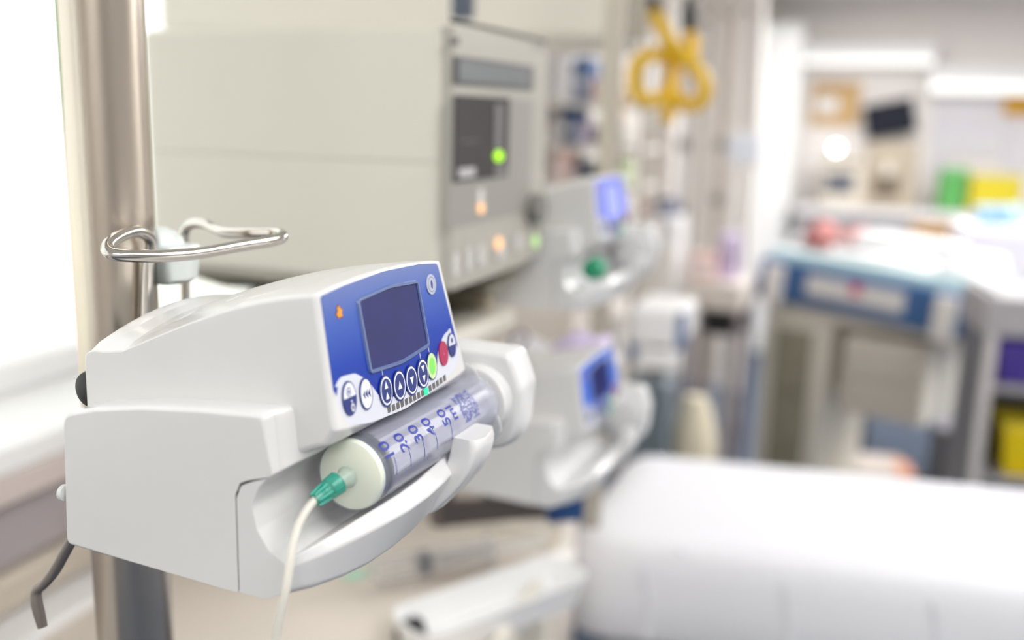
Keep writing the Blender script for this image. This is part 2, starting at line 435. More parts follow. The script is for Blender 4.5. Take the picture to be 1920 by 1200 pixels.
    for k in range(13):
        t = k/12; w = .006+.0365*t
        vc = -.034-.0165*sin(min(1, t*1.15)*pi/2); half = .0062*(.55+.45*sin(min(1, t*1.6)*pi/2)) * (1 if t < .95 else .8)
        ul, ur = .088+.004*t, .110+.006*t
        lip = .0018*sin(t*pi)
        p = rpoly([(ul, vc+half, .002), (ul, vc-half, .003), ((ul+ur)/2, vc-half-.001+lip, .01), (ur, vc-half, .003), (ur, vc+half, .002)], 4)
        rg.append([Vector((q.x, q.y, w+(.0016*sin((q.x-ul)/(ur-ul)*pi)*-1 if k == 12 else 0))) for q in p])
    loft(bm, rg); finish('barrel_clamp', bm, M_door, R, smooth=45)
    # --- plunger driver at the far end
    dp = lambda d: rpoly([(-.0050-d, .0150+d, .012), (-.050+d, .0160+d, .019), (-.053+d, .050-d, .012), (-.046+d, .0680-d, .006), (-.0050-d, .0685-d, .006)], 6)
    st = round_ends([(.154, dp(0)), (.165, dp(-.001)), (.178, dp(0))], .003, 4)
    bm = B(); loft(bm, [ring3(u, p) for u, p in st]); PD = finish('plunger_driver', bm, M_door, R, smooth=45)
    bm = B(); lathe_u(bm, [(.146, .015), (.1465, .0175), (.153, .0185), (.155, .0185)], -.030, .0425, 32); finish('gripper_disc', bm, M_door, PD, smooth=40)
    bm = B(); tube(bm, [(.12, .004, .046), (.160, .004, .046)], .006, 16); finish('drive_shaft', bm, M_steel2, R)
    # --- clamp on the back: bracket, black knob, lever
    bm = B(); box(bm, .045, .10, .0900, .100, .015, .060); finish('clamp_bracket', bm, M_grey, R, bevel=.002)
    bm = B(); lathe_u(bm, [(.013, .004), (.0145, .0075), (.018, .0085), (.028, .0085), (.031, .007), (.045, .006)], .0870, .0660, 24); finish('clamp_knob', bm, M_dark, R)
    bm = B(); lathe_z(bm, [(-.002, .001), (-.001, .0035), (.001, .0035), (.002, .001)], 0, 0, 12)
    o = finish('side_stud', bm, M_door, R); o.location = (.003, .0915, .0235); o.rotation_euler = (radians(90), 0, 0)
    return R

P1 = at(447, 1112, .36)
pump = make_pump('large white syringe pump in sharp focus, blue control panel, on the steel pole')
pump.location = P1; pump.rotation_euler = (0, 0, radians(85.5))
PM = Matrix.Translation(P1) @ Matrix.Rotation(radians(85.5), 4, 'Z')
PMI = PM.inverted()
def loc(px, py, d): return PMI @ at(px, py, d)
# lever below the clamp (bent rod, only on the near pump)
bm = B(); tube(bm, [loc(150, 985, .415), loc(125, 1030, .42), loc(103, 1070, .425), loc(84, 1094, .43), (loc(69, 1108, .432)), loc(69, 1130, .432), loc(74, 1152, .432), loc(80, 1176, .432)], [.0024, .0024, .0024, .0022, .0024, .0026, .0026, .0022], 10, smoothn=5)
finish('clamp_lever', bm, mat('grey lever', (128, 120, 116), .35, .5), pump)

# ============================================================ SYRINGE (lies in the tray)
AX = (-.0310, .0428)
def make_syringe(label, cat, r=.0148, u0_=.030, L=.1155, gas=.0060, plunger_out=.012):
    S = thing('syringe', (0, 0, 0), 0, label, cat)
    cv, cw = 0, 0
    bm = B(); lathe_u(bm, [(0, .0035), (.0006, .009), (.0016, .0132), (.0030, r-.0003), (.0045, r), (gas+.0078, r)], cv, cw, 56, caps=False); lathe_u(bm, [(gas+.0078, r), (L, r)], cv, cw, 56, mi=1, caps=False)
    finish('barrel', bm, [clear('clear barrel nose', (225, 228, 236), .05), clear('clear barrel plastic', (200, 202, 220), .24)], S, smooth=50)
    bm = B(); lathe_u(bm, [(.0013, .0035), (.0021, .010), (.0034, r-.0008), (.0050, r-.0003), (gas, r-.0003), (gas, .001)], cv, cw, 56)
    finish('liquid', bm, mat('milky white emulsion', (244, 243, 224), .45, var=.01, sss=.3), S, smooth=50)
    bm = B(); q = r-.0003
    lathe_u(bm, [(gas, q-.001), (gas+.0008, q), (gas+.0022, q), (gas+.0027, q-.0011), (gas+.0050, q-.0011), (gas+.0055, q), (gas+.0070, q), (gas+.0075, q-.001), (gas+.0085, q-.002)], cv, cw, 56)
    finish('gasket', bm, mat('grey rubber gasket', (46, 56, 76), .4), S, smooth=30)
    bm = B()
    Lp = L+plunger_out
    for a in (0, 90):
        Mx = Matrix.Rotation(radians(a+20), 4, 'X')
        box(bm, gas+.0085, Lp, -.0105, .0105, -.0008, .0008, M=Mx)
    for x in (gas+.010, .05, .08): lathe_u(bm, [(x, .0105), (x+.0012, .0105)], 0, 0, 32)
    lathe_u(bm, [(Lp, .010), (Lp+.0005, .0145), (Lp+.002, .0145), (Lp+.0025, .013)], 0, 0, 32)
    finish('plunger', bm, mat('frosted plunger plastic', (214, 216, 228), .35, alpha=.75), S, smooth=40)
    bm = B(); fl = [Vector(p) for p in [(0, 0)]]
    pl = rpoly([(-.021, -.010, .009), (.021, -.010, .009), (.021, .010, .009), (-.021, .010, .009)], 6)
    Mx = Matrix.Rotation(radians(60), 3, 'X')
    loft(bm, [[Mx @ Vector((x, p.x, p.y)) for p in pl] for x in (L-.0005, L+.0017)])
    finish('finger_flange', bm, clear('clear flange plastic', (226, 228, 232), .3), S, smooth=40)
    # blunt tip collar
    bm = B(); lathe_u(bm, [(-.0085, .0022), (-.008, .0027), (-.001, .0033), (.001, .0045)], cv, cw, 28)
    finish('tip', bm, clear('clear tip plastic', (216, 232, 222), .35), S)
    # printed scale bent around the barrel
    bm = B(); rr = r+.0001
    def bend(x, y, uc, th0):   # x runs round the barrel (upwards at the front), y towards the tip
        th = th0-x/r
        return Vector((uc-y, rr*cos(th), rr*sin(th)))
    def add_text(s, size, uc, th0, sx=1):
        t = text_mesh(s, size)
        bmesh.ops.triangulate(t, faces=t.faces)
        mp = {}
        for v in t.verts: mp[v] = bm.verts.new(bend(v.co.x*sx, v.co.y, uc, th0))
        for f in t.faces:
            try: bm.faces.new([mp[v] for v in f.verts])
            except ValueError: pass
        t.free()
    def strip(ua, ub, xa, xb, th0, n=6):
        for k in range(n):
            x1, x2 = xa+(xb-xa)*k/n, xa+(xb-xa)*(k+1)/n
            bm.faces.new([bm.verts.new(bend(x, 0, u, th0)) for x, u in ((x1, ua), (x2, ua), (x2, ub), (x1, ub))])
    T0 = radians(141)     # centre of the numerals, measured from the back (+y) over the top
    T1 = radians(172)
    for k, s in enumerate(['10', '20', '30', '40', '50']):
        uc = (.0128, .0245, .0365, .0480, .0625)[k]
        add_text(s, .0088, uc, T0)
        strip(uc-.0002+.0015, uc+.0002+.0015, -.0032, .0044, T1, 6)
    for k in range(34):
        u = .0042+.00122*k
        if k < 6: strip(u-.00008, u+.00008, -.0030, -.0002 if k % 5 else .003, radians(190), 3)
        elif u < .07: strip(u-.00007, u+.00007, -.0034, -.0018, T1+.12, 2)
    add_text('ml', .0080, .0705, T0)
    # dense print block next to the flange
    for i in range(14):
        for j in range(18):
            if random.random() < .7:
                u = .0775+i*.0012; x = .0078-j*.0008
                strip(u, u+.0009, x, x+.0006, T0+.12, 1)
    finish('printed_scale', bm, M_ink, S, smooth=0)
    return S
syr = make_syringe('clear 50 ml syringe of milky white liquid lying in the near pump tray', 'syringe')
syr.matrix_world = PM @ Matrix.Translation((.0275, AX[0], AX[1]))

# infusion line: green connector and clear tube running out of the frame
IL = thing('infusion_line', P1, radians(85.5), 'clear infusion tube with green luer connector leaving the near syringe', 'infusion line')
def lp(px, py, d): return loc(px, py, d)
tipc = Vector((.0275-.006, AX[0], AX[1]))
c_end = lp(590, 938, .352)
bm = B(); d_ = (c_end-tipc)
def alongc(prof, n, bmx, mi=0):
    ax = d_.normalized(); q = ax.orthogonal().normalized(); b2 = ax.cross(q)
    loft(bmx, [[tipc+ax*(t*d_.length)+(q*cos(2*pi*k/n)+b2*sin(2*pi*k/n))*rr_ for k in range(n)] for t, rr_ in prof], True, mi)
alongc([(-.12, .0034), (-.05, .0046), (.35, .0043), (.4, .0036), (.55, .0032), (.97, .0024), (1.0, .0024)], 24, bm)
CN = finish('luer_connector', bm, clear('clear green plastic', (20, 172, 150), .52), IL, smooth=35)
bm = B()
ax = d_.normalized(); q0 = ax.orthogonal().normalized(); b0 = ax.cross(q0)
for k in range(6):
    a = 2*pi*k/6; dirv = q0*cos(a)+b0*sin(a)
    tube(bm, [tipc+ax*(.42*d_.length)+dirv*.0034, tipc+ax*(.98*d_.length)+dirv*.0027], .0005, 6)
finish('grip_rib', bm, mat('green plastic rib', (14, 158, 138), .35), CN)
bm = B()
tp = [tipc+d_*.72, tipc+d_*.98, lp(574, 958, .349), lp(560, 985, .346), lp(550, 1020, .343), lp(543, 1060, .341), lp(535, 1110, .340), lp(522, 1170, .342), lp(512, 1240, .346), lp(505, 1330, .352)]
tube(bm, tp, .00165, 14, smoothn=6)
finish('tube', bm, mat('frosted tube plastic', (230, 226, 216), .3, alpha=.82), IL)

# ============================================================ STEEL POLE, HANDLE LOOP, CLIP
pc = at(250, 1100, .499)
bm = B(); lathe_z(bm, [(0.03, .0195), (2.499, .0195)], 0, 0, 48)
PO = thing('drip_pole', (pc.x, pc.y, 0), 0, 'thick brushed steel upright pole behind the near pump', 'pole')
finish('tube', bm, M_steel, PO)
bm = B()
for k in range(5):
    a = 2*pi*k/5+.3; tube(bm, [(0, 0, .06), (.16*cos(a), .16*sin(a), .045), (.27*cos(a), .27*sin(a), .025)], .014, 10)
lathe_z(bm, [(.03, .05), (.10, .045), (.12, .02)], 0, 0, 24)
finish('base', bm, M_grey, PO)

hl = [(275, 640, .455), (276, 540, .453), (278, 495, .452), (284, 464, .45), (278, 444, .445), (258, 434, .435), (236, 438, .425), (212, 450, .412), (201, 464, .406), (208, 475, .403), (235, 479, .404), (300, 480, .41), (370, 475, .42), (450, 461, .43), (512, 451, .44), (530, 443, .446), (518, 437, .455), (470, 437, .463), (425, 436, .475), (405, 430, .482), (388, 421, .487), (368, 418, .492), (352, 424, .497), (345, 442, .501), (346, 490, .506), (347, 560, .51), (347, 640, .512)]
bm = B(); tube(bm, [at(*p) for p in hl], .0028, 14, smoothn=6)
o = finish('handle_loop', bm, M_steel2); tag(o, 'bent bright steel rod loop rising behind the near pump', 'hook')
# white plastic clip
CL = thing('pole_clip', at(310, 480, .478), radians(85.5), 'translucent white plastic clip between the steel loop legs', 'clip')
bm = B()
pl = [(-.0150, 0), (-.0135, .014), (.013, .014), (.0165, 0), (.012, -.011), (-.012, -.012)]
def clip_ring(z, s, dx=0): return [Vector((p[1]*s, -p[0]*s+dx, z)) for p in [(q.x, q.y) for q in rpoly([(a, b, .004) for a, b in pl], 4)]]
MC = mat('translucent white plastic', (232, 238, 236), .4, var=.01, sss=.1)
loft(bm, [clip_ring(z, s, dx) for z, s, dx in ((-.0135, .72, .001), (-.011, .85, 0), (-.002, .93, 0), (0, .98, 0), (.004, .98, 0), (.006, .85, -.001))]); finish('body', bm, MC, CL)
bm = B(); loft(bm, [clip_ring(z, s, dx) for z, s, dx in ((.004, .7, .004), (.009, .66, .004), (.0125, .5, .005), (.0145, .25, .006))]); finish('cap', bm, MC, CL)
bm = B(); box(bm, -.004, .004, .010, .021, -.003, .001); finish('tab', bm, MC, CL, bevel=.001)

# ============================================================ VENTILATOR (big cream box)
VA = 4.5
VC = at(836, 545, .75)            # lower corner between side and front
VR = radians(90-VA)
VM = Matrix.Translation(VC) @ Matrix.Rotation(VR, 4, 'Z')
VMI = VM.inverted(); vcam = VMI @ CAM
def vf(px, py, y=0):              # point on the plane y = const (front) in the ventilator frame
    p = VMI @ at(px, py, 1); d = p-vcam; t = (y-vcam.y)/d.y
    q = vcam+d*t; return (q.x, q.z)
VT = thing('ventilator', VC, VR, 'large cream ventilator cabinet with grey control face behind the near pump', 'medical device')
fx = [vf(*p) for p in ((836, 42), (1024, 88), (1012, 476), (836, 545))]
Wd = (fx[1][0]+fx[2][0])/2; Ht = fx[0][1]
prof = rpoly([(0, .006, .010), (.0, .31, .02), (Wd, .31, .02), (Wd, .006, .006)], 6)
bm = B()
def vring(z, d=0): return [Vector((p.x, p.y, z)) for p in inset(prof, d)]
loft(bm, [vring(-.022, .07), vring(-.014, .03), vring(-.004, .008), vring(.002, .002), vring(.006, 0), vring(Ht*.49, 0)])
finish('lower_case', bm, M_cream2, VT, smooth=45, wn=1)
bm = B(); loft(bm, [vring(Ht*.49+.0003, .0006), vring(Ht*.49+.0010, 0), vring(Ht-.006, 0), vring(Ht-.002, .0012), vring(Ht, .005)])
finish('upper_case', bm, M_cream2, VT, smooth=45, wn=1)
# front fascia: slightly bowed
FZ = [(z, ) for z in (0,)]
bm = B()
top_drop = fx[0][1]-fx[1][1]
fp = lambda z0, z1: None
zl0, zr0, zl1, zr1 = 0.0, fx[2][1], Ht-.002, fx[1][1]
def fpt(s, t, y=0):               # s across, t up
    x = .003+(Wd-.004)*s; zb = zl0+(zr0-zl0)*s; zt = zl1+(zr1-zl1)*s
    return Vector((x, y-.004*sin(pi*s), zb+(zt-zb)*t))
def fasc(bm, s0, s1, t0, t1, off, mi=0, n=8, th=0):
    a = []; b = []
    for k in range(n+1):
        s = s0+(s1-s0)*k/n
        a.append(bm.verts.new(fpt(s, t0, -off))); b.append(bm.verts.new(fpt(s, t1, -off)))
    for k in range(n):
        f = bm.faces.new((a[k], a[k+1], b[k+1], b[k])); f.material_index = mi
    if th:
        ring = a+b[::-1]; r2 = [bm.verts.new(v.co+Vector((0, th, 0))) for v in ring]
        for i in range(len(ring)):
            j = (i+1) % len(ring); f = bm.faces.new((ring[i], ring[j], r2[j], r2[i])); f.material_index = mi
def st_of(px, py):
    x, z = vf(px, py, -.002); s = (x-.003)/(Wd-.004)
    zb = zl0+(zr0-zl0)*s; zt = zl1+(zr1-zl1)*s
    return s, (z-zb)/(zt-zb)
fasc(bm, 0, 1, 0, 1, .003, th=.012)
FF = finish('front_panel', bm, M_face, VT, smooth=30)
def fpart(name, px0, py0, px1, py1, m, off=.0036, th=.001, parent=None, label=None):
    s0, ta = st_of(px0, py1); s1, tb = st_of(px1, py0)
    _, t0_ = st_of(px0, py1); _, t1_ = st_of(px0, py0)
    bm = B(); fasc(bm, s0, s1, t0_, t1_, off, th=th); o = finish(name, bm, m, parent or FF, smooth=0)
    if label: o['label'] = label
    return o
fpart('top_slot', 842, 34, 1022, 42, M_dark, .0036)
fpart('grey_overlay', 838, 178, 992, 430, M_face2, .0036)
fpart('display_frame', 846, 104, 992, 158, mat('dark frame', (70, 68, 68)), .0040)
fpart('narrow_display', 853, 110, 982, 152, M_lcd, .0050, label='narrow grey display')
fpart('tall_display', 845, 178, 942, 342, M_black, .0050, label='tall black display')
fpart('gauge_bar', 914, 195, 928, 280, mat('grey gauge', (120, 118, 118)), .0056)
fpart('print', 852, 316, 880, 334, mat('grey print', (190, 188, 188)), .0056)
fpart('print', 914, 310, 934, 330, mat('grey gauge', (0, 0, 0)), .0056)
fpart('print', 858, 264, 886, 266, mat('grey gauge', (0, 0, 0)), .0056)
fpart('name_print', 842, 68, 857, 82, mat('dark print', (90, 84, 80)), .0036)
fpart('name_print', 992, 84, 1016, 90, mat('mid grey print', (150, 146, 140)), .0036)
def fdisc(name, px, py, r, m, off=.006, th=.002, rz=1.0, label=None):
    s, t = st_of(px, py); c = fpt(s, t, -off)
    bm = B(); n = 20
    loft(bm, [[c+Vector((r*cos(2*pi*k/n), dy, rz*r*sin(2*pi*k/n))) for k in range(n)] for dy in (th, 0)])
    o = finish(name, bm, m, FF, smooth=40)
    if label: o['label'] = label
    return o
fdisc('gauge_light', 921, 292, .0075, mat('lime led', (170, 240, 30), emit=(170, 245, 20), es=1.2), .006, rz=.62, label='lit lime green light')
fdisc('indicator_light', 892, 390, .0045, mat('amber led', (250, 200, 150), emit=(255, 190, 130), es=.9), .005, label='amber light')
fpart('key', 888, 355, 896, 382, M_white2, .0045)
fdisc('indicator_light', 924, 456, .0055, mat('amber led', (0, 0, 0)), .005, label='amber light')
fdisc('indicator_light', 998, 452, .0065, mat('pale green led', (200, 240, 170), emit=(190, 240, 150), es=.5), .005, label='pale green light')
for px, py, h in ((848, 497, 20), (870, 487, 20), (890, 480, 18), (960, 455, 16), (925, 478, 10)): fpart('key', px-5, py-h, px+6, py+h, mat('pale key', (214, 212, 208)), .005)
fdisc('rotary_knob', 988, 390, .014, mat('grey knob', (130, 128, 124)), .016, .014, 1.0)
# support column, shelf and brackets below it
cp_ = at(1072, 560, 1.30)
CO = thing('support_column', (cp_.x, cp_.y, .0), radians(4), 'cream equipment column standing under the ventilator', 'stand')
bm = B(); box(bm, -.20, 0, 0, .14, .02, 1.30); finish('column', bm, mat('pinkish cream enamel', (226, 216, 206), .4), CO, bevel=.01)
bm = B(); box(bm, -.24, .04, -.02, .22, 0, .06); finish('base', bm, M_grey, CO, bevel=.01)
VS = thing('ventilator_shelf', VC+Vector((0, 0, -.055)), VR, 'cream shelf bracket directly under the ventilator', 'shelf')
bm = B(); box(bm, .01, Wd-.01, .02, .25, -.012, .006); finish('board', bm, M_cream, VS, bevel=.004)
for x in (.03, .17):
    bm = B(); box(bm, x, x+.02, .04, .22, .006, .032); finish('riser', bm, mat('darker beige', (178, 168, 148)), VS, bevel=.003)  # risers and side bracket are a darker beige than the board
bm = B(); box(bm, .02, .035, .03, .24, -.09, -.012); finish('side_bracket', bm, mat('darker beige', (0, 0, 0)), VS, bevel=.003)

# ============================================================ TROLLEY TABLE UNDER THE PUMPS
TZ = .96
def on_z(px, py, z):
    d = at(px, py, 1)-CAM; t = (z-CAM.z)/d.z; return CAM+d*t
tc_ = on_z(1062, 1012, TZ)
TT = thing('work_table', (tc_.x, tc_.y, 0), radians(0), 'cream topped work table below the pumps', 'table')
TLn = tc_.x+.84; TD = .45
bm = B(); box(bm, -TLn, 0, -TD, 0, TZ-.03, TZ); finish('table_top', bm, mat('beige laminate', (219, 209, 198), .4, var=.02, scale=4), TT, bevel=.006)
bm = B(); box(bm, -TLn, 0, -.004, .004, TZ-.03, TZ+.014); box(bm, -.004, .008, -TD, 0, TZ-.03, TZ+.012); finish('rim', bm, M_cream, TT, bevel=.003)
for x in (-TLn+.03, -.03):
    for y in (-TD+.03, -.03):
        bm = B(); box(bm, x-.018, x+.018, y-.018, y+.018, .0, TZ-.03); finish('leg', bm, M_cream, TT, bevel=.004)
# spare syringe on it
sp = make_syringe('empty clear syringe with pale green tip lying flat on the table', 'syringe', gas=.045, plunger_out=.055)
for c in sp.children:
    if c.name.startswith(('liquid', 'printed_scale')): bpy.data.objects.remove(c)
pa, pb = on_z(700, 1072, TZ+.0225), on_z(1008, 1016, TZ+.0225)
for c in sp.children:
    if c.name.startswith('barrel'): c.data.materials[0] = c.data.materials[1] = clear('clear pale barrel', (228, 228, 230), .22)
    if c.name.startswith('plunger'): c.data.materials[0] = M_white2
dr = (pb-pa); sp.matrix_world = Matrix.Translation(pa) @ dr.to_track_quat('X', 'Z').to_matrix().to_4x4() @ Matrix.Diagonal((dr.length/.168, 1.05, 1.05, 1))
bm = B(); lathe_u(bm, [(-.028, .003), (-.026, .0045), (-.010, .005), (-.008, .004)], 0, 0, 20)
o = finish('tip_cap', bm, mat('pale green cap', (172, 226, 200), .4), sp)
# white tray / moulded cover in the foreground of the table
kt = on_z(930, 1170, TZ)
KD = thing('kidney_dish', (kt.x, kt.y, TZ+.0006), radians(58), 'white moulded dish on the table front right', 'dish')
bm = B(); pl = rpoly([(-.12, -.035, .03), (.12, -.035, .03), (.12, .045, .03), (-.12, .045, .03)], 6)
loft(bm, [[Vector((p.x, p.y, z)) for p in inset(pl, d)] for z, d in ((0, .010), (.03, .002), (.036, 0), (.036, .003), (.03, .005), (.004, .013))]); finish('dish', bm, M_white, KD)
wp = on_z(1022, 1064, TZ+.012)
bm = B(); lathe_u(bm, [(-.04, .010), (-.036, .014), (.03, .014), (.034, .008), (.05, .006)], 0, 0, 24)
o = finish('bottle', bm, M_white2); o.location = (wp.x, wp.y, TZ+.0142); o.rotation_euler.z = radians(60); tag(o, 'small white plastic bottle lying beside the dish on the table', 'bottle')
dk = on_z(770, 1198, TZ)
bm = B(); lathe_z(bm, [(0, .017), (.006, .018), (.02, .014), (.022, .008)], 0, 0, 24)
o = finish('rubber_stopper', bm, M_dark); o.location = (dk.x, dk.y, TZ); tag(o, 'small black rubber stopper at the table front edge', 'stopper')
# equipment rail behind the table with a blue clamp
ra, rb = at(868, 958, 1.02), at(1068, 1002, 1.06)
RL = thing('equipment_rail', ra, 0, 'dark grey rail with a blue clamp above the table', 'rail')
rv = rb-ra; ang = atan2(rv.y, rv.x)
RL.rotation_euler.z = ang; ln = sqrt(rv.x**2+rv.y**2)
bm = B(); box(bm, 0, ln, -.006, .006, -.014, .012); finish('bar', bm, mat('brown grey metal', (120, 110, 104), .4, .4), RL, bevel=.002)
bm = B(); box(bm, ln-.03, ln+.012, -.014, .014, -.018, .016); o = finish('clamp', bm, mat('dark blue plastic', (40, 76, 130), .5), RL, bevel=.004)
bm = B(); tube(bm, [(.02, -.008, .02), (.05, -.012, .024), (.075, -.012, .012), (.095, -.01, .016)], .004, 8, smoothn=4); finish('lever', bm, M_grey, RL)
bm = B(); box(bm, .055, .10, -.02, .02, .012, .026); finish('white_pad', bm, M_white, RL, bevel=.003)
bm = B(); box(bm, -.03, .002, -.006, .006, -.014, .012); tube(bm, [(-.024, 0, -.012), (-.024, 0, .13)], .013, 16); finish('post', bm, mat('brown grey metal', (0, 0, 0)), RL)
bm = B(); box(bm, -.030, -.018, .0, .30, .09, .115); finish('arm', bm, mat('brown grey metal', (0, 0, 0)), RL, bevel=.002)

# ============================================================ THE TWO FAR PUMPS
def place_pump(px, py, d, label, screen_m=None, panel_m=None, scale=1.0):
    c = copy_tree(pump); c['label'] = label
    for ch in list(c.children):
        if ch.name.startswith('clamp_lever'): bpy.data.objects.remove(ch)
    ref = Vector((.065, -.033, .09))*scale
    rot = Matrix.Rotation(radians(85.5), 4, 'Z')
    c.location = at(px, py, d)-(rot @ ref); c.scale = (scale,)*3
    for ch in c.children:
        if ch.name.startswith('control_panel'):
            ch.data = ch.data.copy()
            if panel_m: ch.data.materials[0] = panel_m
            for g in ch.children:
                if screen_m and g.name.startswith('screen') and not g.name.startswith('screen_bezel'):
                    g.data = g.data.copy(); g.data.materials[0] = screen_m
    return c
M_lit = mat('lit periwinkle screen', (150, 160, 250), .3, emit=(140, 150, 255), es=.45)
M_peri = mat('periwinkle overlay', (130, 142, 240), .4)
P2 = place_pump(1150, 392, .98, 'blurred white syringe pump right of the ventilator, lit periwinkle panel', M_lit, M_peri, 1.12)
P3 = place_pump(1127, 728, .93, 'blurred white syringe pump below the other far pump, blue panel', None, mat('bright blue overlay', (60, 110, 220), .4), 1.15)
for pp, col in ((P2, (40, 150, 110)),):
    g = thing('green_syringe_plug', pp.matrix_basis @ Vector((.012, -.034, .040)), radians(85.5), 'green plug of the syringe in the far upper pump', 'plug')
    bm = B(); lathe_u(bm, [(-.012, .005), (-.01, .010), (.006, .012), (.010, .008)], 0, 0, 20); finish('plug', bm, mat('dark green plug', col, .5), g)
ps = at(1140, 300, 1.22)
bm = B(); lathe_z(bm, [(.96, .0135), (2.5, .0135)], 0, 0, 24)
o = finish('steel_pole', bm, mat('beige metal pole', (190, 182, 168), .4, .2)); o.location = (ps.x, ps.y, 0); tag(o, 'beige metal pole hanging from the ceiling pendant behind the far pumps', 'pole')
# ceiling pendant box
pd = at(1010, 72, 1.32)
PN = thing('ceiling_pendant', (pd.x, pd.y, pd.z), radians(12.5), 'cream ceiling pendant box above the ventilator', 'ceiling pendant')
bm = B(); box(bm, -.56, .145, 0, .26, 0, .40); finish('housing', bm, M_cream, PN, bevel=.012)
bm = B(); box(bm, .105, .15, -.006, .0, 0.0, .40); finish('corner_trim', bm, mat('taupe trim', (170, 162, 148)), PN, bevel=.002)
bm = B(); box(bm, -.30, -.12, .08, .22, .40, 2.5-pd.z+.05); finish('drop_tube', bm, M_cream, PN, bevel=.01)
bc = at(868, 12, 1.1)
bm = B(); box(bm, -.012, .012, -.01, .01, -.014, .05); o = finish('socket', bm, mat('slate plastic', (80, 88, 104)), PN, bevel=.003); o.parent = None; o.location = bc
tag(o, 'small slate grey plug hanging under the pendant over the ventilator', 'plug')

# papers and tubing above the lower far pump
pp_ = at(1035, 650, 1.12)
SH = thing('small_shelf', (pp_.x, pp_.y, pp_.z-.012), radians(-4), 'small white shelf above the lower far pump', 'shelf')
bm = B(); box(bm, -.06, .075, -.045, .05, -.010, 0); finish('board', bm, M_white2, SH, bevel=.003)
bm = B(); box(bm, -.03, .0, .045, .20, -.022, -.010); finish('bracket', bm, M_white2, SH, bevel=.002)
for k, (dx, dz, w, m, lb) in enumerate(((-.02, 0, .075, M_paper, 'crumpled white dressing pack on the small shelf, left'), (.042, 0, .045, M_lilac, 'lilac striped packet on the small shelf, right'))):
    bm = B(); n = 8
    g = [[bm.verts.new((dx+(i/n-.5)*w, -.035+.07*j/n, -.0118+.012+.010+.006*random.random()*(0 < i < n)*(0 < j < n)+.005*sin(i))) for j in range(n+1)] for i in range(n+1)]
    for i in range(n):
        for j in range(n): bm.faces.new((g[i][j], g[i+1][j], g[i+1][j+1], g[i][j+1]))
    o = finish('sterile_packet', bm, m); o.matrix_world = Matrix.Translation(SH.location) @ Matrix.Rotation(radians(-4), 4, 'Z'); tag(o, lb, 'packet')
    sm = o.modifiers.new('s', 'SOLIDIFY'); sm.thickness = .012; sm.offset = -1
bm = B(); tube(bm, [at(*p) for p in ((958, 660, .96), (962, 628, .95), (980, 620, .95), (990, 634, .95), (978, 650, .95), (968, 672, .96))], .0022, 8, smoothn=5)
o = finish('cable', bm, mat('grey violet cable', (150, 140, 150))); tag(o, 'thin grey cable loop beside the small shelf', 'cable')

# ============================================================ BED
BZ = .85
b0 = on_z(1188, 838, BZ)
BA = radians(18-12)
BD = thing('hospital_bed', (b0.x, b0.y, 0), BA, 'hospital bed with a smooth white sheet in the right foreground', 'bed')
bw, bl = .50, 1.7
bm = B(); pl = rpoly([(-.085, -bw, .10), (bl, -bw, .05), (bl, 0, .05), (-.01, 0, .08)], 8)
def bring(z, d): return [Vector((p.x, p.y, z+.004*sin(p.x*9))) for p in inset(pl, d)]
loft(bm, [bring(BZ-.165, .0), bring(BZ-.14, -.010), bring(BZ-.09, -.006), bring(BZ-.05, 0), bring(BZ-.02, .010), bring(BZ-.006, .03), bring(BZ, .07)])
bmesh.ops.triangulate(bm, faces=[f for f in bm.faces if len(f.verts) > 4])
MT = finish('mattress', bm, M_sheet, BD, smooth=60)
# sheet folds along the side and top
def fold(pts, r):
    bm = B(); tube(bm, pts, r, 8, smoothn=4); return bm
bm = B(); 
for k in range(7):
    x = .06+.22*k; tube(bm, [(x, -bw-.001, BZ-.03), (x+.015, -bw-.006, BZ-.10), (x+.01, -bw-.008, BZ-.15)], [.003, .007, .011], 8, smoothn=3)
tube(bm, [(.12, -bw+.02, BZ-.007), (.16, -.3, BZ-.004), (.18, -.05, BZ-.006)], .006, 8, smoothn=4)
tube(bm, [(.2, -bw+.10, BZ-.003), (.7, -bw+.14, BZ-.003), (1.4, -bw+.12, BZ-.003)], .006, 8, smoothn=4)
finish('sheet_fold', bm, M_sheet, MT)
bm = B(); box(bm, .0, bl, -bw+.02, -.02, BZ-.21, BZ-.167); finish('bed_frame', bm, mat('pale grey metal', (170, 170, 172), .4, .3), BD, bevel=.01)
bm = B(); box(bm, .05, bl-.05, -bw+.05, -.08, .42, BZ-.21); finish('bed_base', bm, mat('charcoal plastic', (66, 66, 70)), BD, bevel=.02)
for x in (.12, bl-.12):
    for y in (-bw+.08, -.08):
        bm = B(); tube(bm, [(x, y, .42), (x, y, .08)], .02, 12); lathe_z(bm, [(0, .02), (.01, .045), (.09, .045), (.1, .02)], x, y, 16); finish('leg', bm, M_grey, BD)

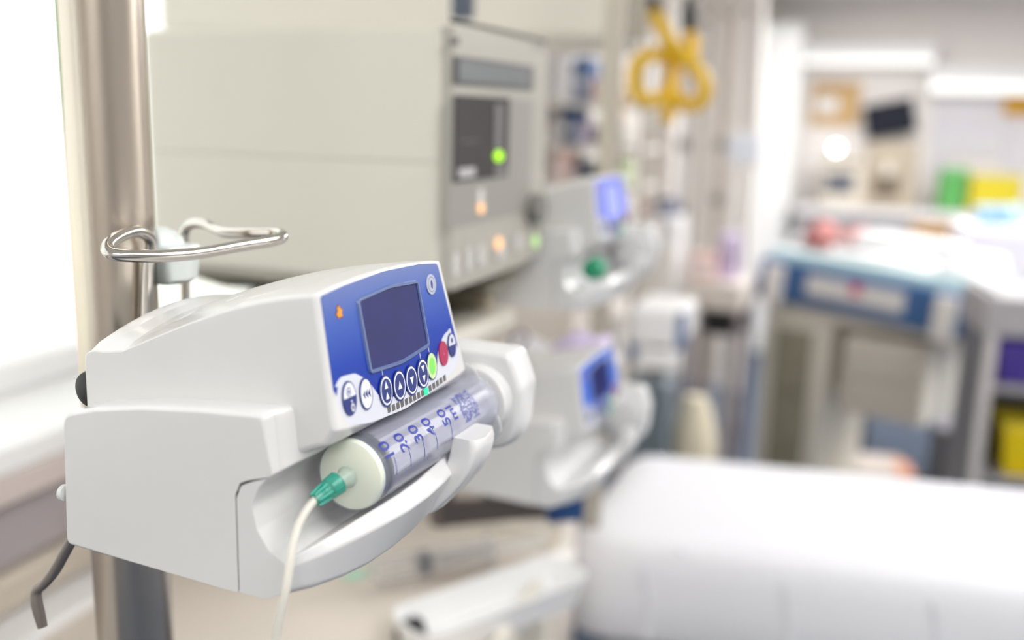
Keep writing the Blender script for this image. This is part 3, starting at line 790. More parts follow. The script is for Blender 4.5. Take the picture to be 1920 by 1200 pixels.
# ============================================================ INFANT COT TROLLEY (blue tray, baby)
ca, cb = at(1424, 480, 3.45), at(1834, 556, 2.95)
cvv = cb-ca; CLn = sqrt(cvv.x**2+cvv.y**2); CA = atan2(cvv.y, cvv.x); cz = (ca.z+cb.z)/2
tilt = atan2(cvv.z, CLn)
CT = thing('infant_cot', (ca.x, ca.y, 0), CA, 'infant cot trolley with steel blue tray and white front label', 'cot')
cw_ = .46; th_ = .15
T = bpy.data.objects.new('tray_dummy', None)
bpy.data.objects.remove(T)
MTl = Matrix.Translation((0, 0, ca.z)) @ Matrix.Rotation(-tilt, 4, 'Y')
def cot_box(name, x0, x1, y0, y1, z0, z1, m, bev=.006, par=None):
    bm = B(); box(bm, x0, x1, y0, y1, z0, z1, M=MTl); return finish(name, bm, m, par or CT, bevel=bev)
TR = cot_box('tray', 0, CLn, 0, cw_, -th_, -.004, M_blue, .015)
cot_box('mattress', .02, CLn-.02, .02, cw_-.02, -.01, .035, M_teal, .015)
cot_box('sheet', .03, CLn-.03, .07, cw_-.03, .030, .0362, M_white, .003)
cot_box('label_plate', .20, CLn-.22, -.008, 0, -.105, -.03, mat('off white label', (226, 224, 222)), .002, TR)
cot_box('label_print', .36, .40, -.0095, -.008, -.075, -.03, mat('pale red print', (206, 90, 130)), .0, TR)
for x in (.06, CLn-.10):
    cot_box('corner_bracket', x-.02, x+.05, -.02, 0, -.17, -.015, M_white2, .006, TR)
# folded side panels and carcass below
zt = cz-.14
bm = B(); box(bm, .03, .29, .02, .40, .10, zt-.05); FR_ = finish('cabinet', bm, M_cream, CT, bevel=.01)
bm = B(); box(bm, .085, .225, .01, .022, .12, zt-.09); finish('cabinet_front', bm, M_olive, CT, bevel=.003)
for k in range(3):
    bm = B(); z = zt-.17-.22*k; box(bm, .092, .218, .000, .012, z-.15, z+.05); finish('drawer', bm, M_olive, CT, bevel=.004)
bm = B(); box(bm, .03, CLn-.03, .03, .42, zt-.05, zt-.005); finish('deck', bm, M_cream, CT, bevel=.01)
bm = B(); box(bm, .34, .64, .02, .36, zt-.36, zt-.08); DB = finish('drawer_unit', bm, M_cream, CT, bevel=.02)
for k in range(2):
    bm = B(); box(bm, .35, .63, .005, .022, zt-.35+.135*k, zt-.225+.135*k); finish('drawer', bm, mat('cream drawer', (214, 208, 196)), CT, bevel=.006)
bm = B(); tube(bm, [(CLn-.04, .2, 0.08), (CLn-.04, .2, zt-.02)], .028, 14); finish('post', bm, mat('slate post', (96, 100, 116), .4), CT)
bm = B(); box(bm, .04, CLn, .04, .40, .05, .10); finish('base', bm, M_cream, CT, bevel=.02)
for x in (.08, CLn-.06):
    for y in (.07, .37):
        bm = B(); lathe_z(bm, [(0, .02), (.01, .035), (.05, .035)], x, y, 14); finish('castor', bm, M_dark, CT)
# baby
CTM = Matrix.Translation((ca.x, ca.y, 0)) @ Matrix.Rotation(CA, 4, 'Z') @ MTl
BB = thing('baby', CTM @ Vector((.16, .17, .037)), CA, 'swaddled baby lying on the infant cot, pink face up', 'person')
BB.rotation_euler = (0, tilt, CA)
bm = B(); bmesh.ops.create_icosphere(bm, subdivisions=4, radius=1)
for v in bm.verts:
    x, y, z = v.co
    v.co = Vector((x*.062, y*.050, z*.052+.055))
    if z > .6: v.co.z += .004*math.exp(-((x-.05)**2+y*y)*30)+.003*math.exp(-((x+.0)**2+(abs(y)-.35)**2)*40)*-1
    if z < .3 and x > .5: v.co.x -= .01
# neck and shoulders merge under the wrap
rings = []
for k in range(9):
    t = k/8; rings.append([Vector((.045+.10*t, (.026+.05*t)*cos(a), .045+(.024+.02*t)*sin(a))) for a in [2*pi*i/20 for i in range(20)]])
loft(bm, rings)
finish('body', bm, M_skin, BB, smooth=60)
bm = B(); bmesh.ops.create_icosphere(bm, subdivisions=2, radius=.007)
for v in bm.verts: v.co += Vector((.01, 0, .112))
finish('nose', bm, M_skin, BB)
for s in (-1, 1):
    bm = B(); bmesh.ops.create_icosphere(bm, subdivisions=2, radius=1)
    for v in bm.verts: v.co = Vector((v.co.x*.012, v.co.y*.006+s*.050, v.co.z*.015+.055))
    finish('ear', bm, M_skin, BB)
    bm = B(); tube(bm, [(-.012, s*.012, .1045), (-.016, s*.020, .104), (-.013, s*.028, .101)], .002, 6, smoothn=3); finish('eye', bm, mat('closed eyelid', (120, 60, 60)), BB)
bm = B(); tube(bm, [(.028, -.012, .099), (.031, 0, .1005), (.028, .012, .099)], .0025, 6, smoothn=3); finish('mouth', bm, mat('lip', (190, 90, 96)), BB)
bm = B(); bmesh.ops.create_icosphere(bm, subdivisions=3, radius=1)
for v in bm.verts: v.co = Vector((v.co.x*.052-.018, v.co.y*.054, v.co.z*.048+.050))
finish('hair', bm, mat('brown hair', (150, 70, 70)), BB)
bm = B(); rings = []
for k in range(15):
    t = k/14; w = .085*(.55+.45*sin(min(1, t*2.6)*pi/2))*(1-.45*t*t); h = .085*(.6+.4*sin(min(1, t*2.5)*pi/2))*(1-.55*t)
    rings.append([Vector((.075+.42*t, w*cos(a), max(0.0, h*.9*(1+sin(a))*.62))) for a in [2*pi*i/28 for i in range(28)]])
loft(bm, rings); 
for v in bm.verts: v.co.z += .002*sin(v.co.x*60+v.co.y*30)+.002
finish('swaddle', bm, mat('white blanket', (244, 245, 247), .9, bump=.2, scale=20), BB, smooth=60)
# towels on the cot
for (x, y, sx, sy, sz, m, lb) in ((.10, .30, .18, .26, .035, M_white, 'folded white cloth at the head end of the cot'), (.665, .24, .13, .38, .05, M_white, 'bunched white blanket at the foot of the cot')):
    bm = B(); pl = rpoly([(-sx/2, -sy/2, .03), (sx/2, -sy/2, .03), (sx/2, sy/2, .03), (-sx/2, sy/2, .03)], 5)
    loft(bm, [[Vector((p.x, p.y, z)) for p in inset(pl, d)] for z, d in ((0, .004), (sz*.3, 0), (sz*.8, .006), (sz, .025))])
    o = finish('folded_blanket', bm, mat('white blanket', (0, 0, 0)), None, smooth=60); o.matrix_world = CTM @ Matrix.Translation((x, y, .0364)); tag(o, lb, 'blanket')

# ============================================================ BACKGROUND THINGS
def bg_thing(name, label, cat, px0, py0, px1, py1, d, th, m, parts=(), ang=0, group=None, bev=.012, z0=None):
    """a rounded cabinet/box standing in the room, its front spanning the pixels at distance d;
       parts: (name, fx0, fx1, fz0, fz1, depth, material) in fractions of the front"""
    c = at((px0+px1)/2, py1, d); w = (px1-px0)*d/FPX/cos(YAW+radians(ang)*0); h = (py1-py0)*d/FPX*1.0
    if z0 is not None:
        h += c.z-z0; c.z = z0
    r = thing(name, c, radians(ang), label, cat, group)
    bm = B(); box(bm, -w/2, w/2, 0, th, 0, h); finish('body', bm, m, r, bevel=min(bev, w*.3, h*.3))
    for nm, a, b, e, f, dp, mm in parts:
        bm = B(); box(bm, -w/2+a*w, -w/2+b*w, -dp, .002, e*h, f*h); finish(nm, bm, mm, r, bevel=min(.004, dp*.4))
    return r
def put(name, label, cat, px0, py0, px1, py1, d, th, m, parts=(), **k): return bg_thing(name, label, cat, px0, py0, px1, py1, d, th, m, parts, **k)
M_screen = mat('grey blue screen', (86, 90, 104), .3)
M_pink = mat('pale pink card', (232, 200, 192), .7)
M_cardblue = mat('slate blue box', (92, 116, 160), .6)
M_navybox = mat('navy folder', (44, 60, 92), .6)

# storage rack behind the upper far pump
k0 = at(1120, 345, 2.9)
RK = thing('storage_rack', (k0.x+.01, k0.y, 0), 0, 'open storage rack with boxes behind the far pumps', 'rack')
for z in (.55, .95, at(1120, 345, 2.9).z, at(1120, 272, 2.9).z, at(1120, 190, 2.9).z):
    bm = B(); box(bm, -.20, .135, -.02, .28, z-.018, z); finish('shelf', bm, M_white2, RK, bevel=.004)
for x in (-.19, .125):
    for y in (-.015, .265):
        bm = B(); box(bm, x-.01, x+.01, y-.01, y+.01, 0, 2.1); finish('post', bm, mat('pale taupe post', (196, 190, 180)), RK, bevel=.003)
bm = B(); z1_, z2_ = at(1118, 340, 2.9).z, at(1140, 170, 2.9).z; tube(bm, [(.03-.045*z1_/(z2_-z1_), -.05, .006), (.03, -.05, z1_), (.075, -.05, z2_)], .018, 10); o = finish('wooden_strut', bm, M_tan); o.location = (k0.x, k0.y, 0); tag(o, 'slanting tan strut leaning in front of the storage rack', 'strut')
Z1, Z2, Z3 = at(1120, 345, 2.9).z, at(1120, 272, 2.9).z, at(1120, 190, 2.9).z
for (a, b, c, dd, z, m, nm, lb) in (
    (1026, 92, 1066, 186, Z3, M_paper, 'paper_pack', 'cream paper pack on the top rack shelf, left'),
    (1078, 108, 1106, 148, Z3, M_cardblue, 'storage_box', 'slate blue box on the top rack shelf'),
    (1108, 150, 1128, 186, Z3, M_pink, 'storage_box', 'pale pink box on the top rack shelf, right'),
    (1050, 200, 1066, 268, Z2, M_navybox, 'ring_binder', 'navy binder on the middle rack shelf'),
    (1068, 205, 1084, 268, Z2, M_cardblue, 'storage_box', 'slate blue box beside the navy binder'),
    (1086, 232, 1108, 268, Z2, M_lilac, 'storage_box', 'lilac grey box on the middle rack shelf'),
    (1130, 200, 1150, 268, Z2, mat('dark green bottle', (70, 96, 96)), 'storage_box', 'dark green carton on the middle rack shelf, right end'),
    (1040, 285, 1072, 340, Z1, M_pink, 'storage_box', 'pale pink box on the lower rack shelf, left'),
    (1078, 300, 1100, 340, Z1, M_navybox, 'storage_box', 'navy box on the lower rack shelf'),
    (1140, 295, 1172, 340, Z1, mat('pale green box', (200, 214, 176)), 'storage_box', 'pale green box on the lower rack shelf, right')):
    put(nm, lb, 'box', a, b, c, dd, 2.9, .14, m, (('label_strip', .15, .85, .3, .5, .002, M_paper),), bev=.004, z0=z+.0005)

# IV poles
for (px, d, m, lb) in ((1350, 4.3, mat('taupe pole', (160, 146, 132), .4), 'thin taupe drip pole in the middle of the ward'), (1280, 3.72, mat('grey pole', (176, 172, 172), .4), 'thin grey drip pole left of the taupe one')):
    p = at(px, 300, d); r = thing('drip_stand', (p.x, p.y, 0), 0, lb, 'drip stand')
    bm = B(); tube(bm, [(0, 0, .06), (0, 0, 2.05)], .013, 12); finish('pole', bm, m, r)
    bm = B()
    for k in range(5): tube(bm, [(0, 0, .07), (.15*cos(k*1.2566), .15*sin(k*1.2566), .03)], .014, 8)
    finish('base', bm, M_grey, r)
    bm = B()
    for s in (-1, 1): tube(bm, [(0, 0, 2.03), (.06*s, 0, 2.08), (.10*s, 0, 2.04), (.11*s, 0, 2.07)], .005, 8, smoothn=3)
    finish('hook', bm, m, r)
    for z in (1.45, 1.2):
        bm = B(); box(bm, -.02, .02, -.03, .02, z, z+.05); finish('clamp', bm, M_grey, r, bevel=.005)

# white curtain drawn back in the far left corner
cq = at(1290, 400, 5.3)
CU = thing('privacy_curtain', (cq.x, cq.y, 0), radians(-20), 'white gathered curtain in the far corner behind the drip poles', 'curtain')
bm = B(); n = 64; L_ = []
for k in range(n+1):
    t = k/n; L_.append((-.12+.52*t, .035*sin(t*2*pi*9)+.01*sin(t*23)))
vv = [[bm.verts.new((x*(.94 if z > 2 else 1), y, z)) for x, y in L_] for z in (.12, .8, 1.6, 2.28)]
for a, b in zip(vv, vv[1:]):
    for k in range(n): bm.faces.new((a[k], a[k+1], b[k+1], b[k]))
finish('cloth', bm, mat('white curtain cloth', (242, 238, 234), .8), CU, smooth=70)
bm = B(); tube(bm, [(-.15, 0, 2.30), (.45, 0, 2.30)], .012, 10); tube(bm, [(.15, 0, 2.30), (.15, 0, 2.499)], .008, 8); finish('rail', bm, M_white2, CU)

# yellow hoses hanging from a ceiling bar
hb = at(1255, -10, 2.2)
HR = thing('hose_hanger', (hb.x, hb.y, hb.z), 0, 'grey ceiling bar carrying the yellow hoses', 'hanger')
bm = B(); box(bm, -.10, .10, -.02, .02, 0, .04); finish('bar', bm, M_white2, HR, bevel=.004)
bm = B(); box(bm, -.01, .01, -.01, .01, .04, 2.5-hb.z); finish('rod', bm, M_white2, HR)
def hose(lb, pts, c0):
    h = thing('coiled_hose', at(*c0), 0, lb, 'hose'); o_ = h.location
    bm = B(); tube(bm, [at(*p)-o_ for p in pts], .0180, 10, smoothn=8); finish('hose', bm, M_hose, h)
    bm = B(); a = at(*pts[0])-o_; b = at(*c0)-o_
    tube(bm, [a, a*.5+b*.5, b], [.019, .021, .014], 12); finish('connector', bm, M_dark, h)
hose('yellow gas hose from the left black connector, looping down to the right', [(1226, 22, 2.2), (1240, 50, 2.19), (1262, 88, 2.18), (1290, 112, 2.17), (1312, 138, 2.17), (1322, 168, 2.18), (1312, 192, 2.2), (1288, 196, 2.22), (1262, 178, 2.23), (1256, 200, 2.24), (1250, 228, 2.24)], (1222, -6, 2.2))
hose('yellow gas hose from the right black connector, looping to the left', [(1292, 62, 2.24), (1298, 90, 2.23), (1282, 112, 2.22), (1246, 104, 2.2), (1212, 104, 2.18), (1192, 122, 2.17), (1188, 155, 2.17), (1200, 182, 2.18), (1228, 188, 2.2), (1250, 172, 2.22), (1262, 140, 2.23), (1256, 106, 2.23)], (1292, -6, 2.24))

# white ward equipment in the middle distance
put('ward_cabinet', 'tall white ward cabinet behind the yellow hoses', 'cabinet', 1186, 215, 1250, 480, 4.05, .25, M_white2, (('door', .06, .94, .04, .96, .012, mat('pale taupe door', (214, 206, 200))),), z0=0)
put('ward_cabinet', 'wide white ward cabinet in the middle of the back wall', 'cabinet', 1362, 60, 1470, 440, 6.6, .5, mat('cool white', (232, 234, 232)), (('door', .04, .49, .03, .97, .012, M_white), ('door', .51, .96, .03, .97, .012, M_white)), z0=0)
put('patient_monitor', 'white monitor unit between the drip poles and the wide cabinet', 'monitor', 1362, 250, 1425, 310, 3.8, .12, M_white, (('screen', .1, .9, .15, .9, .006, mat('pale blue screen', (222, 228, 238))), ('stand', .4, .6, -10.85, .1, -.02, M_white2)))
put('supply_trolley', 'white supply trolley left of the thin grey drip pole', 'trolley', 1182, 408, 1268, 470, 3.35, .22, M_white, (('drawer', .05, .95, .1, .45, .01, M_white2), ('drawer', .05, .95, .55, .9, .01, M_white2), ('drawer', .05, .95, -.6, .0, .01, M_white2)), z0=.12)
tz = at(1235, 408, 3.35).z
put('storage_box', 'navy and slate box on the white supply trolley', 'box', 1222, 372, 1262, 405, 3.38, .15, mat('slate grey box', (140, 144, 164)), (('lid', 0, 1, .85, 1, .004, M_grey),), z0=tz+.0005)
put('storage_box', 'pinkish brown box on the white supply trolley', 'box', 1190, 378, 1218, 405, 3.38, .15, mat('pinkish box', (196, 174, 170)), (('lid', 0, 1, .85, 1, .004, M_pink),), z0=tz+.0005)
put('instrument_cart', 'white instrument cart with blue sides beside the lower far pump', 'trolley', 1180, 580, 1275, 650, 2.3, .25, M_white, (('side', .9, 1.08, .0, 1, .01, M_cardblue), ('corner', .0, .2, -.4, .0, .01, M_cardblue), ('bin', .25, 1.0, -.50, -.05, .05, M_white), ('bin_front', .1, .9, .2, .9, .004, M_paper)), z0=None)
c_ = at(1220, 722, 2.35); r = thing('cart_base', (c_.x, c_.y, 0), 0, 'dark wheeled base under the white instrument cart', 'cart base')
bm = B(); box(bm, -.07, .045, .02, .16, .10, c_.z); finish('body', bm, mat('mid teal grey', (110, 122, 130)), r, bevel=.02)
bm = B(); tube(bm, [(0, .1, c_.z), (0, .1, at(1228, 655, 2.4).z)], .02, 10); finish('post', bm, M_grey, r)
bm = B()
for x in (-.05, .035):
    for y in (.04, .15): lathe_z(bm, [(0, .01), (.01, .02), (.09, .02), (.10, .01)], x, y, 12)
finish('castor', bm, M_dark, r)
# cream side table with black item below
tp_ = at(1338, 530, 3.3)
r = thing('side_table', (tp_.x, tp_.y, 0), radians(-6), 'cream side table left of the infant cot', 'table')
bm = B(); box(bm, -.105, .105, 0, .30, tp_.z-.10, tp_.z); finish('table_top', bm, mat('warm cream', (228, 220, 212)), r, bevel=.01)
for x in (-.09, .09):
    for y in (.03, .27):
        bm = B(); tube(bm, [(x, y, tp_.z-.10), (x, y, 0)], .014, 10); finish('leg', bm, mat('taupe grey leg', (150, 140, 142)), r)
bm = B(); box(bm, -.04, .10, .05, .2, tp_.z-.20, tp_.z-.10); finish('drawer', bm, M_dark, r, bevel=.02)
for (a, b, c, dd, m, lb) in ((1188, 470, 1290, 530, M_white, 'white monitor box below the supply trolley top'),):
    pass
put('storage_box', 'pale pink carton on the cream side table', 'box', 1294, 478, 1338, 528, 3.35, .12, M_pink, (('label_strip', .1, .9, .3, .6, .002, M_paper),), z0=tp_.z+.0005)
put('storage_box', 'lilac carton on the cream side table, right', 'box', 1345, 440, 1380, 528, 3.38, .12, M_lilac, (('label_strip', .1, .9, .3, .6, .002, mat('mauve print', (176, 160, 190))),), z0=tp_.z+.0005)
# cream bottle and floor hose
c_ = at(1300, 835, 2.52); r = thing('drain_bottle', (c_.x, c_.y, .42), 0, 'cream drain bottle with orange band standing behind the bed', 'bottle')
h_ = at(1296, 742, 2.5).z-.42
bm = B(); lathe_z(bm, [(0, .05), (.02, .062), (h_*.7, .062), (h_*.85, .05), (h_, .03)], 0, 0, 24); finish('bottle', bm, mat('cream bottle', (232, 222, 196)), r)
bm = B(); lathe_z(bm, [(.06, .064), (.12, .064)], 0, 0, 24); finish('band', bm, mat('orange band', (226, 160, 120)), r)
bs = thing('low_stand', (c_.x+.11, c_.y+.06, 0), radians(-3), 'low pinkish cream platform behind the bed carrying the bottle', 'stand')
bm = B(); box(bm, -.14, .36, -.2, .14, .34, .4195); finish('platform', bm, mat('pinkish cream', (218, 204, 196)), bs, bevel=.01)
bm = B(); box(bm, -.10, .25, -.12, .10, 0, .34); finish('plinth', bm, M_grey, bs, bevel=.01)
bm = B(); tube(bm, [on_z(*p, .012) for p in ((1290, 700), (1340, 690), (1370, 730), (1385, 800), (1390, 860))], .012, 8, smoothn=6)
o = finish('floor_hose', bm, mat('slate hose', (120, 130, 146))); tag(o, 'slate grey hose curving over the blue floor', 'hose')
# low foot of the cot with orange tip
p = on_z(1640, 862, .20); r = thing('foot_stool', (p.x, p.y, 0), radians(8), 'low beige foot stool with orange corner in front of the cot', 'stool')
bm = B(); box(bm, -.16, .13, -.12, .12, .14, .19); finish('seat', bm, mat('beige rubber', (196, 186, 178)), r, bevel=.015)
bm = B(); box(bm, .07, .14, -.13, .05, .13, .195); finish('corner', bm, mat('orange plastic', (206, 150, 124)), r, bevel=.01)
for x in (-.12, .10):
    for y in (-.09, .09):
        bm = B(); tube(bm, [(x, y, .14), (x*1.1, y*1.1, 0)], .012, 8); finish('leg', bm, M_grey, r)

# right hand shelving
s0 = at(1840, 700, 2.32)
SU = thing('shelving_unit', (s0.x, s0.y, 0), radians(4), 'grey white shelving unit at the right edge', 'shelves')
zt_ = at(1880, 545, 2.36).z
SU_ = None
for x_ in (0, .515):
    bm = B(); box(bm, x_, x_+.025, .004, .25, 0, zt_); sd = finish('side_panel', bm, mat('slate side panel', (108, 110, 120)), SU, bevel=.003)
    bm = B(); box(bm, x_, x_+.028, -.004, .004, 0, zt_); finish('front_edge', bm, mat('pale grey panel', (212, 208, 206)), sd, bevel=.002)

bm = B(); box(bm, -.01, .55, -.01, .26, zt_-.10, zt_); finish('top', bm, mat('mid grey top', (176, 173, 176)), SU, bevel=.008)
zz = [at(1890, y, 2.36).z for y in (715, 895)]
for z in zz:
    bm = B(); box(bm, .025, .515, .01, .24, z-.02, z); finish('shelf', bm, mat('mid grey top', (0, 0, 0)), SU, bevel=.003)
bm = B(); box(bm, .04, .50, .235, .248, .05, zt_-.1); finish('back_panel', bm, mat('dark grey panel', (104, 104, 108)), SU)
SUM = Matrix.Translation(SU.location) @ Matrix.Rotation(radians(4), 4, 'Z')
def on_su(name, lb, cat, x0, x1, z, h, m, lid=None):
    r = thing(name, SUM @ Vector(((x0+x1)/2, .02, z+.0006)), radians(4), lb, cat)
    w = (x1-x0)/2
    bm = B(); loft(bm, [[Vector((sx*w*s, (sy*.09*s)+.09, zz_)) for sx, sy in ((-1, -1), (1, -1), (1, 1), (-1, 1))] for zz_, s in ((0, .88), (h, 1), (h, .94), (.004, .82))]); finish('body', bm, m, r, bevel=.004)
    if lid:
        bm = B(); box(bm, -w*1.04, w*1.04, -.003, .185, h, h+.015); finish('lid', bm, lid, r, bevel=.004)
on_su('storage_bin', 'purple storage bin on the upper shelf of the right unit', 'bin', .035, .24, zz[0], .11, M_purple)
on_su('storage_bin', 'second purple storage bin beside the first on the right unit', 'bin', .265, .46, zz[0], .10, M_purple)
on_su('sharps_bin', 'bright yellow bin on the lower shelf of the right unit', 'bin', .075, .30, zz[1], .12, M_yellow, mat('yellow lid', (250, 226, 60)))
put('lilac_bundle', 'lilac white cloth bundle above the purple bins', 'cloth', 1880, 600, 1915, 650, 2.42, .05, M_lilac, (), z0=zz[0]+.125)
# dark post left of the shelving
p = at(1812, 700, 2.68); r = thing('equipment_post', (p.x, p.y, 0), 0, 'dark slate vertical post between cot and shelving', 'post')
bm = B(); box(bm, -.022, .022, -.02, .02, .04, at(1812, 545, 2.68).z); finish('post', bm, mat('slate post', (0, 0, 0)), r, bevel=.004)
bm = B(); box(bm, -.05, .05, -.05, .05, 0, .04); finish('foot', bm, M_dark, r, bevel=.01)

# back counter with its things
YB = 7.35
cz_ = at(1650, 388, 6.4).z
cl = at(1490, 380, 6.5); cr_ = at(2100, 400, 6.3)
BC = thing('back_counter', (cl.x, YB-.72, 0), 0, 'long pale counter along the back wall', 'counter')
cw2 = cr_.x-cl.x
bm = B(); box(bm, 0, cw2, 0, .70, cz_-.06, cz_); finish('worktop', bm, mat('pale grey top', (216, 214, 214)), BC, bevel=.01)
bm = B(); box(bm, .03, cw2-.03, .08, .68, 0, .09); finish('plinth', bm, M_grey, BC)
n = 5
for k in range(n):
    bm = B(); box(bm, cw2*k/n+.01, cw2*(k+1)/n-.01, .05, .68, 0.08, cz_-.06); finish('cupboard', bm, mat('cupboard grey', (176, 174, 178)), BC, bevel=.01)
def cbox(name, lb, cat, px0, py0, px1, py1, th, m, parts=(), z0=None, yoff=.2):
    # boxes on the counter: find distance where the ray meets the counter's plane y
    c = at((px0+px1)/2, py1, 1)-CAM; t = (YB-.72+yoff)/c.y
    return put(name, lb, cat, px0, py0, px1, py1, t, th, m, parts, z0=cz_+.0006 if z0 is None else z0)
cbox('printer', 'beige printer with grey screen on the back counter', 'printer', 1540, 290, 1612, 388, .3, mat('beige case', (208, 200, 186)), (('screen', .1, .75, .25, .62, .01, M_screen), ('slot', .1, .9, .8, .86, .006, M_grey)))
cbox('green_box', 'bright green box on the back counter', 'box', 1762, 318, 1806, 380, .2, mat('leaf green', (84, 160, 82)), (('lid', -.02, 1.02, .85, 1.02, .01, mat('light green', (104, 176, 98))),))
cbox('yellow_box', 'wide yellow box on the back counter near the right edge', 'box', 1822, 330, 1906, 384, .25, mat('mustard yellow', (206, 190, 34)), (('front_flap', .1, .9, .1, .6, .01, mat('mustard yellow', (0, 0, 0))),))
cbox('coffee_machine', 'taupe tilted device under the black screen on the counter', 'machine', 1622, 270, 1706, 388, .3, mat('taupe case', (176, 164, 146)), (('recess', .15, .7, .15, .5, .01, mat('brown recess', (112, 100, 84))), ('spout', .35, .5, .5, .7, .06, M_cream)))
# black monitor tilted on an arm
p = at(1670, 222, 6.6)
r = thing('black_monitor', p, radians(0), 'black tilted monitor above the taupe device', 'monitor')
r.rotation_euler = (radians(-10), radians(-12), 0)
bm = B(); box(bm, -.17, .16, -.02, .02, -.12, .12); finish('casing', bm, mat('blue black', (16, 22, 42), .9), r, bevel=.01)
bm = B(); box(bm, -.155, .145, -.024, -.018, -.105, .105); finish('screen', bm, mat('black glass', (14, 20, 38), .8), r)
bm = B(); tube(bm, [(0, .02, 0), (0, .12, .02), (0, YB-p.y-.06, .04)], .02, 10); finish('arm', bm, M_grey, r)
# round white lamp
p = at(1568, 278, 6.7); r = thing('examination_lamp', p, 0, 'small round white lamp glowing over the printer', 'lamp')
bm = B(); bmesh.ops.create_uvsphere(bm, u_segments=20, v_segments=12, radius=.03); finish('bulb', bm, mat('glowing bulb', (255, 255, 255), emit=(250, 248, 255), es=9), r)
bm = B(); tube(bm, [(0, .02, 0), (0, .25, .06), (0, YB-p.y-.02, .05)], .012, 8, smoothn=4); finish('arm', bm, M_white2, r)

# ============================================================ ROOM SHELL
WX = -.86
M_wall = mat('warm white paint', (232, 228, 222), .7, var=.015, scale=3)
bm = B(); box(bm, -1.2, 4.0, -3.2, 8.2, -.1, 0)
struct('floor', bm, mat('slate blue vinyl', (80, 93, 113), .6, var=.05, scale=8))
bm = B(); box(bm, -1.2, 4.0, -3.2, 8.2, 2.5, 2.6); struct('ceiling', bm, mat('white ceiling', (246, 243, 240), .8, var=.01))
bm = B(); box(bm, -1.2, 4.0, YB, YB+.15, 0, 2.5); struct('wall_back', bm, mat('greyed back wall', (236, 231, 228), .7, var=.02, scale=2))
bm = B(); box(bm, 3.4, 3.55, -3.2, 7.5, 0, 2.5); struct('wall_right', bm, M_wall)
bm = B(); box(bm, -1.2, 4.0, -3.35, -3.2, 0, 2.5); struct('wall_front', bm, M_wall)
# left wall with a wide window
WS, WT, WY0, WY1 = 1.15, 2.35, -1.2, 1.62
bm = B(); box(bm, WX-.25, WX, -3.2, WY0, 0, 2.5); box(bm, WX-.25, WX, WY1, YB, 0, 2.5); box(bm, WX-.25, WX, WY0, WY1, 0, WS); box(bm, WX-.25, WX, WY0, WY1, WT, 2.5)
struct('wall_left', bm, M_wall)
def cprism(bm, prof, y0, y1): loft(bm, [[Vector((x, y, z)) for x, z in prof] for y in (y0, y1)])
bm = B(); box(bm, WX-.25, -.775, WY0, WY1+.2, WS-.012, WS+.018); struct('trim_1', bm, M_white, bevel=.005)
bm = B(); box(bm, WX, -.775, -3.0, 3.5, WS-.045, WS-.012); struct('trim_2', bm, mat('pinkish grey panel', (206, 194, 190)), bevel=.004)
bm = B(); box(bm, WX, -.80, -3.0, 3.5, WS-.13, WS-.045); struct('trim_3', bm, mat('mauve grey trunking', (166, 158, 160), .4), bevel=.01)
bm = B(); box(bm, WX, -.79, -3.0, 3.5, WS-.175, WS-.13); struct('trim_4', bm, mat('beige trunking', (196, 186, 172), .4), bevel=.01)
bm = B(); box(bm, WX, -.745, -3.0, 1.7, WS-.21, WS-.18); struct('trim_5', bm, M_white, bevel=.006)
wn = bpy.data.objects.new('window_1', None); COL.objects.link(wn); wn.location = (WX-.1, 0, WS); wn['kind'] = 'structure'
bm = B(); X = 0
for (a, b, c, d) in ((WY0, WY1, .018, .055), (WY0, WY1, WT-WS-.05, WT-WS), (WY0, WY0+.05, 0, WT-WS), (WY1-.05, WY1, 0, WT-WS), (-.35, -.29, 0, WT-WS)): box(bm, X-.03, X+.03, a, b, c, d)
finish('window_frame', bm, M_white, wn, bevel=.004)
bm = B(); box(bm, X-.004, X+.004, WY0+.04, WY1-.04, .05, WT-WS-.04); finish('pane', bm, clear('window glass', (240, 250, 246), .02, .02), wn)
# luminaires
def lum(px, py, w, l, lb, x=None, y=None, k=1):
    if x is None:
        d = at(px, py, 1)-CAM; t = (2.49-CAM.z)/d.z; q = CAM+d*t; x, y = q.x, q.y
    r = thing('ceiling_light', (x, y, 2.5), 0, lb, 'ceiling light')
    bm = B(); box(bm, -w/2-.02, w/2+.02, -l/2-.02, l/2+.02, -.03, 0); finish('frame', bm, M_white, r, bevel=.004)
    bm = B(); box(bm, -w/2, w/2, -l/2, l/2, -.034, -.029); finish('diffuser', bm, mat('light diffuser', (255, 255, 255), emit=(255, 252, 248), es=2.5), r)
    ld = bpy.data.lights.new('lamp', 'AREA'); ld.shape = 'RECTANGLE'; ld.size = w; ld.size_y = l; ld.energy = 17*w*l*k; ld.color = (1, .985, .975)
    lo = bpy.data.objects.new('lamp', ld); COL.objects.link(lo); lo.parent = r; lo.location = (0, 0, -.04)
lum(1625, -72, .9, .6, 'rectangular ceiling light at the top of the photo above the back counter', k=1.4)
lum(0, 0, 1.2, 1.2, 'unseen square ceiling light added over the bed', 1.3, 2.9, 1.6)  # unseen light, added to brighten the bed and the room behind
lum(0, 0, 1.2, 1.2, 'square ceiling light over the near pump side', 1.0, .0, .95)
lum(0, 0, 1.2, 1.2, 'unseen square ceiling light added in the middle of the ward', .8, 4.9, 1.8)  # added out of view to lift the dark rear of the ward
lum(0, 0, 1.2, 1.2, 'unseen square ceiling light added over the right side shelving', 2.5, 3.8, 1.6)  # another unseen addition, brightens the right background
lum(0, 0, 1.2, 1.2, 'square ceiling light behind the camera', .6, -1.9)

